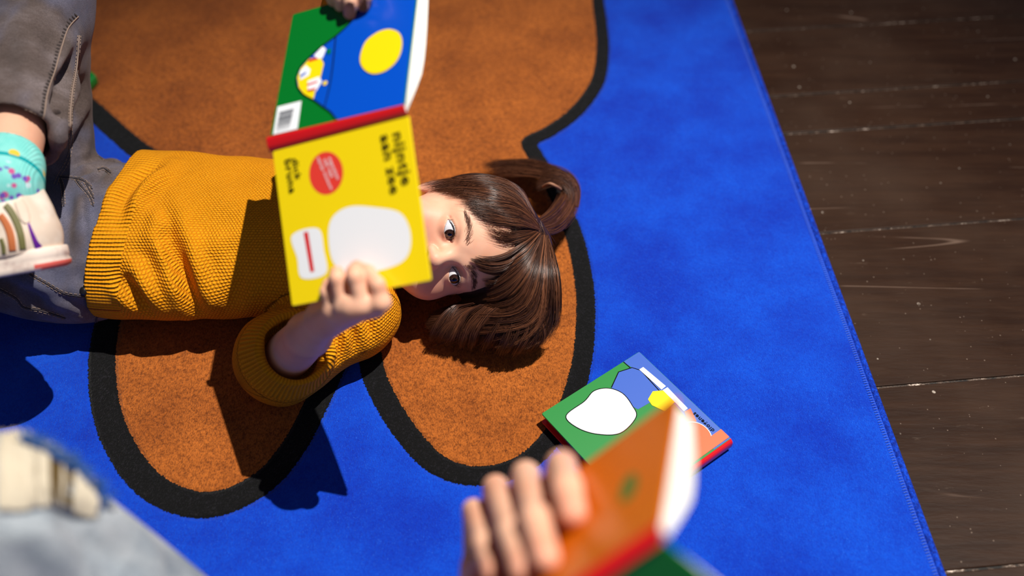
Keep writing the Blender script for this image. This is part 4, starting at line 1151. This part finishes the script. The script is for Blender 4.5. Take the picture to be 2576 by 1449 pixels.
t = NT('holographic_strip', .18); t.set('Metallic', .7)
t.set('Base Color', t.ramp(t.noise(50, 2), (.3, srgb(110, 50, 190)), (.5, srgb(180, 70, 220)), (.65, srgb(240, 150, 200)), (.8, srgb(120, 90, 230))))
for args in (([(0, 503), (22, 525), (40, 555), (52, 590), (58, 628)], [14, 17, 18, 18, 17], 'side_band', olive), ([(0, 540), (14, 560), (26, 590), (32, 632)], [16, 18, 20, 18], 'side_band', rose), ([(2, 600), (8, 620), (10, 640)], [10, 12, 10], 'side_band', olive),
             ([(0, 480), (20, 492), (36, 505)], [8, 12, 10], 'side_band', pinkl), ([(72, 562), (80, 585), (90, 610), (98, 624)], [5, 9, 13, 20], 'side_strip', t.m), ([(46, 504), (56, 525), (64, 548), (70, 560)], [22, 30, 28, 14], 'strap_end', shoe_m.m)):
    ribbon(ut, args[0], args[1], args[2], args[3], sneaker)
lin = plain('pink_lining', srgb(232, 120, 150), .8)
vb = Vox(fl(.022, c0, .078) - .035, fl(.022, c0, .078) + .035, .0012); vb.cone(fl(.0205, c0 + .004, .064), fl(.021, c0 + .003, .084), .0062, .0046, .002); vb.cone(fl(.0205, c0 - .006, .064), fl(.021, c0 - .004, .084), .0062, .0046, .006)
mesh('heel_lining', *vb.surf(), lin, sneaker)['label'] = 'pink padded heel lining'

# ---- hair
vc = Vox(HO - .135, HO + .15, .0026)
vc.ell(hl(0, 2.6, -1.3), I3, A3(7.5, 7.8, 8.7) * .01)
vc.ell(hl(0, 2.0, 2.6), I3, A3(5.9, 4.6, 4.0) * .01, .02)
vc.ell(P(1175, 812, .036), np.eye(3), (.050, .026, .020), .02); vc.ell(P(1270, 800, .045), np.eye(3), (.045, .036, .03), .02)
vc.chain([(P(1335, 620, .092), .026), (P(1328, 720, .078), .034), (P(1295, 800, .05), .030)], .025)
vc.ell(hl(0, -5.2, 6.2), I3, A3(6.5, 8.4, 7.2) * .01, .006, True)
vc.ell(hl(-.6, 1.6, 8.6), I3, A3(6.2, 6.4, 5.6) * .01, .01, True)
vc.ell(hl(-6.0, -1.2, 4.4), I3, A3(2.6, 5.0, 3.4) * .01, .01, True)
vc.d = np.maximum(vc.d, (ZR + .0005 - (vc.lo[2] + vc.h * np.arange(vc.n[2])[None, None, :]))).astype(np.float32)
Vc, Qc = vc.surf()
t = NT('hair_base', .55, srgb(44, 25, 17), .3); t.bump(t.noise(60, 3, .6, t.mapping((1, 6, 6))), .002, .7)
hair = mesh('hair', Vc, Qc, t.m, child, attrs=None); hair['label'] = 'dark brown hair with a fringe, tied up at the crown'
rugv = np.array([[-1, 0, ZR], [1, 0, ZR], [1, 2, ZR], [-1, 2, ZR]]); 
Vsu, Qsu = join([(Vc, Qc), head, (rugv, np.array([[0, 1, 2, 3]]))])
sup = bvh(Vsu, Qsu)
def bundle(name, guides, n, noise=7, lift=.002, r=.00025, M=18, trim=.22, hump=0.0, zs=None, clump=0, label=None, parent=None):
    G = []
    for g in guides:
        g = smooth_poly(np.array(g, float), 8)
        s = np.concatenate([[0], np.cumsum(np.linalg.norm(np.diff(g[:, :2], axis=0), axis=1))]); s /= s[-1]
        G.append(np.stack([np.interp(np.linspace(0, 1, M), s, g[:, i]) for i in range(g.shape[1])], 1))
    G = np.array(G); lines, rads, rn = [], [], []
    CL = [(rng.uniform(0, len(G) - 1), rng.normal(0, noise * 1.1, 2), rng.normal(0, noise * .4), rng.uniform(0, 6.3), rng.random(), rng.random(), np.clip(rng.normal(.42, .2), .05, .9)) for _ in range(clump)]
    for i in range(int(n * 1.6)):
        cl = CL[rng.integers(clump)] if clump else None
        f = np.clip(cl[0] + rng.normal(0, .05), 0, len(G) - 1.001) if cl else rng.uniform(0, len(G) - 1); k = min(int(f), len(G) - 2); f -= k
        L = G[k] * (1 - f) + G[k + 1] * f
        tt = np.linspace(0, 1, M)
        off = rng.normal(0, noise, 2); ph = rng.uniform(0, 6.3); am = rng.normal(0, noise * .35)
        if cl: off = cl[1] + rng.normal(0, 1.6, 2); am = cl[2] + rng.normal(0, .5); ph = cl[3]
        if L.shape[1] == 2 or True:
            L = L.copy(); L[:, :2] += off[None] * (.25 + .75 * tt)[:, None] + am * np.stack([np.sin(tt * 5 + ph), np.cos(tt * 4 + ph)], 1) * tt[:, None]
        lay = rng.random() ** 1.5
        if cl: lay = np.clip(cl[4] + rng.normal(0, .12), 0, 1.1)
        pts = []
        m_end = int(M * (1 - trim * ((cl[5] * .8 + .2 * rng.random()) if cl else rng.random()) ** 2))
        for j in range(m_end):
            if L.shape[1] == 3: q = P(L[j, 0], L[j, 1], L[j, 2] + rng.normal(0, .0) + .010 * (lay - .5))
            else: q = hit(sup, L[j, 0], L[j, 1], lift * (.3 + lay) + hump * math.sin(math.pi * tt[j]) * (.3 + lay))
            if q is None or (pts and np.linalg.norm(q - pts[-1]) > .022): break
            pts.append(q)
        if len(pts) < 5: continue
        p = np.array(pts)
        for _ in range(2): p[1:-1] = p[1:-1] * .5 + (p[:-2] + p[2:]) * .25
        lines.append(p); tn = np.linspace(0, 1, len(p)); rads.append(r * rng.uniform(.7, 1.25) * np.clip(1.15 - tn ** 3, .12, 1)); rn.append(np.full(len(p) * 3, np.clip(rng.normal(cl[6] if cl else .45, .26), 0, 1)))
    Vt, Qt = tubes(lines, rads, 3)
    o = mesh(name, Vt, Qt, M_['hair'], parent or hair, attrs=dict(rnd=np.concatenate(rn))); o['kind'] = 'stuff'
    if label: o['label'] = label
    return o
M_ = M
bundle('side_hair', [[(1342, 556), (1310, 458), (1240, 425), (1150, 432), (1060, 440), (1035, 442)], [(1343, 560), (1300, 470), (1215, 445), (1130, 455), (1060, 466), (1040, 470)],
                     [(1344, 566), (1295, 500), (1225, 475), (1165, 472), (1120, 476), (1080, 482)], [(1345, 572), (1300, 530), (1240, 505), (1190, 498), (1150, 495), (1118, 492)]], 900, 6, .0035)
bundle('fringe', [[(1345, 570), (1300, 522), (1240, 508), (1185, 503), (1140, 497)], [(1345, 574), (1305, 548), (1255, 535), (1212, 528), (1172, 518)], [(1346, 578), (1312, 568), (1268, 560), (1232, 555), (1192, 540)]], 760, 8, .0045, trim=.4)
bundle('fringe', [[(1346, 580), (1318, 582), (1285, 585), (1255, 580), (1212, 560)], [(1346, 586), (1320, 600), (1290, 610), (1265, 612), (1235, 600)]], 120, 9, .003, .00022, trim=.45)
bundle('fringe', [[(1344, 588), (1300, 618), (1262, 640), (1222, 650), (1184, 642)], [(1346, 592), (1308, 632), (1268, 658), (1226, 665), (1182, 652)], [(1348, 596), (1316, 650), (1276, 680), (1238, 688), (1194, 672)]], 520, 5, .005, clump=26)
bundle('fringe', [[(1348, 598), (1316, 655), (1276, 690), (1240, 705), (1205, 700)], [(1350, 600), (1325, 680), (1290, 725), (1255, 745), (1222, 745)], [(1352, 604), (1335, 700), (1300, 755), (1262, 775), (1225, 778)]], 760, 6, .006, clump=40)
bundle('side_hair', [[(1352, 600), (1345, 690), (1320, 755), (1275, 785), (1225, 790), (1180, 795)], [(1356, 600), (1358, 700), (1342, 780), (1300, 815), (1245, 825), (1190, 830)], [(1360, 604), (1366, 700), (1362, 780), (1340, 830), (1300, 852), (1255, 858)],
                     [(1361, 608), (1378, 710), (1376, 780), (1362, 825), (1328, 862), (1290, 872)], [(1364, 608), (1386, 700), (1384, 770), (1368, 822), (1334, 866), (1300, 880)]], 1600, 9, .008, hump=.005, trim=.35, clump=90)
bundle('side_hair', [[(1300, 770), (1250, 786), (1190, 792), (1130, 796), (1080, 800), (1040, 812)], [(1310, 780), (1260, 800), (1200, 812), (1140, 820), (1090, 828), (1050, 836)]], 420, 8, .003, hump=.002)
bundle('side_hair', [[(1170, 778), (1130, 800), (1098, 826), (1078, 850)], [(1215, 776), (1180, 804), (1148, 838), (1128, 866)], [(1255, 778), (1230, 812), (1204, 848), (1186, 878)], [(1290, 782), (1274, 820), (1254, 856), (1238, 886)], [(1325, 780), (1318, 826), (1302, 862), (1284, 890)], [(1350, 770), (1350, 815), (1336, 858), (1318, 886)]], 1300, 9, .008, .00026, trim=.5, hump=.004, clump=70)
# tied-up length: a loose loop lying on the carpet beyond the crown
za, zb = .085, .05
bundle('topknot', [[(1346, 575, .105), (1372, 588, .09), (1400, 585, .075), (1425, 565, .062), (1448, 525, .052), (1452, 490, .048)], [(1344, 570, .105), (1368, 570, .092), (1392, 560, .08), (1414, 538, .068), (1432, 505, .058), (1436, 480, .052)], [(1342, 560, .105), (1362, 548, .095), (1384, 532, .085), (1402, 512, .075), (1416, 490, .065), (1420, 470, .058)]], 620, 5, 0, M=16, trim=.05)
bundle('topknot', [[(1453, 520, .05), (1458, 480, .05), (1446, 450, .052), (1420, 430, .055), (1390, 420, .056), (1355, 424, .052)], [(1440, 515, .056), (1444, 485, .058), (1430, 462, .062), (1410, 450, .064), (1385, 444, .064), (1350, 452, .058)], [(1424, 500, .06), (1424, 482, .062), (1412, 470, .066), (1394, 464, .066), (1372, 466, .064), (1345, 478, .06)]], 560, 5, 0, M=14, trim=.1)
bundle('topknot', [[(1420, 436, .045), (1380, 412, .045), (1330, 404, .04), (1270, 408, .034), (1215, 412, .03), (1200, 424, .028)], [(1410, 446, .05), (1370, 426, .05), (1325, 418, .046), (1275, 418, .04), (1235, 424, .036), (1215, 430, .032)], [(1395, 462, .055), (1360, 446, .054), (1320, 440, .05), (1285, 438, .046), (1260, 440, .042), (1240, 445, .04)]], 420, 6, 0, M=14, trim=.2)
bundle('side_hair', [[(1250, 800), (1235, 835), (1215, 858), (1190, 872)], [(1290, 800), (1280, 840), (1265, 866), (1245, 880)], [(1320, 800), (1312, 840), (1300, 866), (1284, 884)], [(1350, 790), (1345, 830), (1330, 862), (1318, 886)]], 260, 9, .007, .0003, trim=.6)
bundle('side_hair', [[(1240, 770), (1180, 790), (1120, 815), (1070, 838), (1030, 846)], [(1250, 800), (1200, 832), (1150, 850), (1110, 862), (1070, 862)]], 240, 12, .006, .0003, trim=.6)
bundle('loose_hair', [[(1360, 600), (1380, 640), (1390, 700), (1380, 760)], [(1355, 560), (1372, 610), (1400, 660), (1410, 720)], [(1300, 780), (1330, 830), (1360, 850), (1370, 880)], [(1180, 830), (1150, 860), (1120, 872), (1080, 870)]], 60, 14, .004, .00016)
# scrunchie
sc_c = [P(1384 + 20 * math.cos(a) * .55, 490 + 32 * math.sin(a), .078 + .012 * math.cos(a)) for a in np.linspace(0, 2 * math.pi, 40, endpoint=False)]
sl_ = np.array(sc_c + sc_c[:1]); 
Vt, Qt = tubes([smooth_poly([P(1366, 470, .075), P(1382, 462, .088), P(1398, 468, .085), P(1410, 476, .072)], 8)], [.0020], 8)
mesh('hair_tie', Vt, Qt, plain('beige_elastic', srgb(150, 104, 78), .7), hair)['label'] = 'beige elastic hair tie'
# core under the topknot so that it is not see-through
vb = Vox(P(1395, 500, .03) - .09, P(1395, 500, .06) + .09, .0025)
vb.chain([(P(1346, 572, .088), .009), (P(1385, 565, .066), .010), (P(1420, 540, .050), .010), (P(1438, 495, .040), .010), (P(1415, 455, .042), .008), (P(1370, 440, .042), .006), (P(1300, 425, .034), .004)], .01)
mesh('topknot', *vb.surf(), t.m, hair)

# ================================================================== the second child, lying nearer to the camera
D = lambda x, y, dep: CAM + ray(x, y) * dep
og = lambda x, y, off: onpl(x, y, FQ[0], nf, off)
fing = [[(1372, 1310, -.024), (1412, 1172, .010), (1426, 1228, .017), (1441, 1288, .0085)],
        [(1300, 1360, -.026), (1322, 1196, .010), (1347, 1308, .017), (1372, 1402, .0085)],
        [(1240, 1400, -.026), (1247, 1228, .010), (1284, 1342, .016), (1314, 1432, .0085)],
        [(1196, 1430, -.024), (1192, 1285, .008), (1216, 1368, .013), (1240, 1440, .0075)]]
rad = [(.0108, .0102, .0098, .0090), (.0108, .0102, .0096, .0088), (.0104, .0098, .0090, .0082), (.0094, .0086, .0080, .0072)]
FG = [[(og(*q), r) for q, r in zip(f, rr)] for f, rr in zip(fing, rad)]
mc = [f[0][0] for f in FG]
W2 = og(1215, 1560, -.030)
el2, sh2 = A3(-.075, .225, .225), A3(.07, .27, .105)
v3 = Vox(np.minimum.reduce([q for f in FG for q, _ in f] + [W2, el2]) - .06, np.maximum.reduce([q for f in FG for q, _ in f] + [W2, el2]) + .06, .0018)
v3.cone(el2, W2, .030, .021, .01)
hand(v3, W2, .02, [(W2, m_, .0185, .0120) for m_ in mc] + [(W2, (mc[1] + mc[2]) / 2, .020, .015)], FG, [(W2 * .6 + mc[0] * .4 - nf * .006, .012), (og(1400, 1400, -.030), .0100), (og(1440, 1360, -.031), .0090), (og(1470, 1320, -.0285), .0080)], .004)
arm2 = v3.surf()
K2 = D(8, 1300, .70); hip2 = A3(-.255, .275, .115); an2 = A3(-.46, .36, .07)
v4 = Vox((-.60, .14, .012), (.30, .46, .48), .006)
v4.ell((-.10, .275, .105), np.eye(3), (.20, .095, .065)); v4.ell((-.25, .275, .105), np.eye(3), (.09, .10, .065), .03)
v4.cone(hip2, K2, .055, .042, .02); v4.cone(K2, an2, .040, .028, .015); v4.cone(an2, an2 + A3(-.10, .02, -.025), .026, .022, .015)
hip3, K3, an3 = A3(-.265, .235, .105), A3(-.50, .21, .10), A3(-.58, .22, .055)
v4.cone(hip3, K3, .054, .042, .02)
v4.cone(sh2, el2, .034, .028, .02); v4.cone(A3(.07, .31, .1), A3(-.03, .340, .085), .034, .028, .02); v4.cone(A3(.05, .275, .10), A3(.20, .285, .105), .045, .036, .02)
core2 = v4.surf()
el3, W3 = A3(-.03, .340, .085), A3(-.125, .318, .182)
v7 = Vox((-.26, .20, .05), (.02, .42, .26), .0025); v7.cone(el3, W3, .028, .019, .01)
kk = [A3(-.172, .318 - .018 * q_, .196 - .002 * q_) for q_ in range(4)]
hand(v7, W3, .02, [(W3, q_, .017, .0110) for q_ in kk], [[(q_, .0092), (q_ + A3(-.026, -.004, .001), .0084), (q_ + A3(-.044, -.006, -.009), .0078), (q_ + A3(-.054, -.007, -.018), .0068)] for q_ in kk], [(W3 + A3(-.01, .012, .002), .011), (W3 + A3(-.034, .024, -.002), .0092), (W3 + A3(-.056, .026, -.010), .0078)], .004)
arm3 = v7.surf()
b2, c2 = nrm(A3(1, .05, .12)), nrm(A3(-.05, .25, .97)); c2 = nrm(c2 - b2 * (b2 @ c2)); a2 = np.cross(b2, c2); H2 = np.stack([a2, b2, c2]); HO2 = A3(.262, .285, .118)
mv = lambda V: ((V - HO) @ HR.T) @ H2 + HO2
keep = np.ones(len(head[0]), bool)
Vp, Qp = join([(mv(head[0]), head[1]), arm2, arm3, core2])
red2 = np.zeros(len(Vp)); red2[:len(head[0])] = red[:len(head[0])]
for f in FG:
    dd_, _ = segdist(Vp, f[-1][0], f[-1][0]); red2 = np.maximum(red2, .3 * np.exp(-(dd_ / .012) ** 2))
other = mesh('person', Vp, Qp, M['skin'], attrs=dict(red=red2))
tag(other, 'blurred child nearest the camera, in ripped pale jeans, hand holding orange-covered book', 'person')
hv = Vox(HO - .135, HO + .135, .004); hv.ell(hl(0, 2.6, -1.3), I3, A3(7.5, 7.8, 8.7) * .01); hv.ell(hl(0, -5.2, 6.2), I3, A3(6.5, 9.4, 7.6) * .01, .006, True)
q_ = hv.surf(); V_ = mv(q_[0]); V_[:, 2] = np.maximum(V_[:, 2], ZR + .001)
mesh('hair', V_, q_[1], t.m, other)
for s, ec in zip((-1, 1), EC):
    vb = Vox(ec - .015, ec + .015, .0015); vb.ell(ec, np.eye(3), (.0123, .0123, .0123), .001); q_ = vb.surf(); V_ = mv(q_[0])
    mesh('eye', V_, q_[1], M['eye'], other, attrs=dict(polar=np.arccos(np.clip(((V_ - mv(ec[None])[0]) / .0123) @ c2, -1, 1))))
# charcoal top
v5 = Vox((-.30, .13, .010), (.22, .47, .40), .0035)
v5.ell((-.10, .275, .108), np.eye(3), (.20, .108, .078)); v5.cone(sh2, el2, .044, .040, .02); v5.cone(el2, el2 + (W2 - el2) * .86, .040, .030, .015); v5.cone(A3(.07, .31, .1), el3, .044, .040, .02); v5.cone(el3, el3 + (W3 - el3) * .8, .040, .030, .02)
v5.cone(A3(.05, .275, .10), A3(.14, .28, .105), .055, .046, .02)
v5.d = np.maximum(v5.d, ZR + .0005 - (v5.lo[2] + v5.h * np.arange(v5.n[2])[None, None, :])).astype(np.float32)
top2 = mesh('sweater', *v5.surf(), m_denim('charcoal_jersey', srgb(44, 42, 46), srgb(58, 55, 60), srgb(76, 72, 78)), other); top2['label'] = 'charcoal sleeve and top'
# pale ripped jeans
v6 = Vox((-.62, .12, .010), (-.12, .46, .48), .0035)
v6.ell((-.25, .275, .108), np.eye(3), (.10, .112, .078)); v6.cone(hip2, K2, .074, .055, .02); v6.cone(K2, an2, .055, .044, .015); v6.cone(hip3, K3, .072, .058, .02); v6.cone(K3, an3, .055, .045, .02)
v6.d = np.maximum(v6.d, ZR + .0005 - (v6.lo[2] + v6.h * np.arange(v6.n[2])[None, None, :])).astype(np.float32)
V6, Q6 = v6.surf(); p6 = bvh(V6, Q6)
G6 = lambda *pts: [q for q in (hit(p6, *p) for p in pts) if q is not None]
V6 = creases(V6, Q6, [c for c in [(G6((250, 1260), (330, 1330), (420, 1440)), .006, .012), (G6((150, 1290), (220, 1360), (320, 1440)), -.008, .012), (G6((60, 1310), (130, 1370), (200, 1440)), .006, .012), (G6((0, 1290), (60, 1285), (120, 1268)), -.006, .008), (G6((130, 1265), (190, 1300), (240, 1300)), -.006, .008)] if len(c[0]) > 1])
pj = mesh('jeans', V6, Q6, M['pale'], other); pj['label'] = 'pale washed denim jeans, ripped at the knee'
p6 = bvh(V6, Q6)
brn = plain('shaded_knee_skin', srgb(84, 64, 24), .9); crm = plain('cream_threads', srgb(206, 194, 172), .8); blf = plain('blue_frayed_yarn', srgb(70, 120, 190), .9)  # brown patch stands in for the skin in shade behind the threads
rip = ribbon(p6, [(-10, 1180), (60, 1185), (130, 1205), (190, 1235), (235, 1262)], [190, 180, 150, 110, 60], 'rip', brn, pj, lift=.0006, n=10, across=8)
seam(p6, [(-5, 1284), (60, 1282), (118, 1270), (150, 1276), (205, 1296), (236, 1290), (252, 1268)], pj, 'rip_edge', r=.0022, mat=plain('indigo_edge', srgb(86, 92, 108), .9))
th = []
for i in range(420):
    x = rng.uniform(-15, 240)
    if 112 < x < 128 and rng.random() < .7 or 120 < x < 184 and rng.random() < .97 or x < 8 and rng.random() < .9 or 76 < x < 98 and rng.random() < .85: continue
    ytop = np.interp(x, [-15, 60, 130, 190, 240], [1088, 1098, 1130, 1180, 1228]) + rng.normal(0, 6); ybot = np.interp(x, [-15, 60, 130, 190, 240], [1282, 1278, 1270, 1282, 1300]) + rng.normal(0, 5)
    q = [hit(p6, x + rng.normal(0, 2), ytop + (ybot - ytop) * k_, .0012 + .0016 * rng.random()) for k_ in (0, .25, .5, .75, 1)]
    q = [v for v in q if v is not None]
    if len(q) > 2: th.append(q)
if th:
    Vt, Qt = tubes(th, [.0007] * len(th), 4); o = mesh('frayed_threads', Vt, Qt, crm, pj); o['kind'] = 'stuff'; o['label'] = 'cream cross threads over the ripped knee'
fr_ = []
for i in range(260):
    x = rng.uniform(60, 262); y = np.interp(x, [60, 130, 190, 235, 262], [1115, 1145, 1190, 1235, 1275])
    q = hit(p6, x, y + rng.uniform(0, 8), .001)
    if q is None: continue
    dr = RT * rng.normal(.3, .5) + UP * rng.uniform(.3, 1.0) - FW * rng.uniform(0, .5); dr = nrm(dr); l_ = rng.uniform(.005, .016)
    fr_.append([q, q + dr * l_ * .5, q + dr * l_ + RT * rng.normal(0, .002)])
if fr_:
    Vt, Qt = tubes(fr_, [.0005] * len(fr_), 4); o = mesh('frayed_edge', Vt, Qt, blf, pj); o['kind'] = 'stuff'; o['label'] = 'blue frayed denim edge'

v8 = Vox((-.70, .12, .012), (-.40, .44, .16), .003)
for a_, d_ in ((an2, A3(-.10, .02, -.025)), (an3, A3(-.09, .01, -.012))): v8.cone(a_, a_ + d_, .031, .027, .01)
v8.cone(an2, an2 + (K2 - an2) * .12, .033, .036, .01)
v8.d = np.maximum(v8.d, ZR + .0005 - (v8.lo[2] + v8.h * np.arange(v8.n[2])[None, None, :])).astype(np.float32)
Vx, Qx = v8.surf(); wm = nrm(an2 - an3); mid_ = (an2 + an3) / 2
for mask in (((Vx[Qx].mean(1) - mid_) @ wm > 0), ((Vx[Qx].mean(1) - mid_) @ wm <= 0)):
    a_, b_, _ = submesh(Vx, Qx, mask); mesh('sock', a_, b_, plain('white_sock', srgb(214, 214, 210), .9), other)
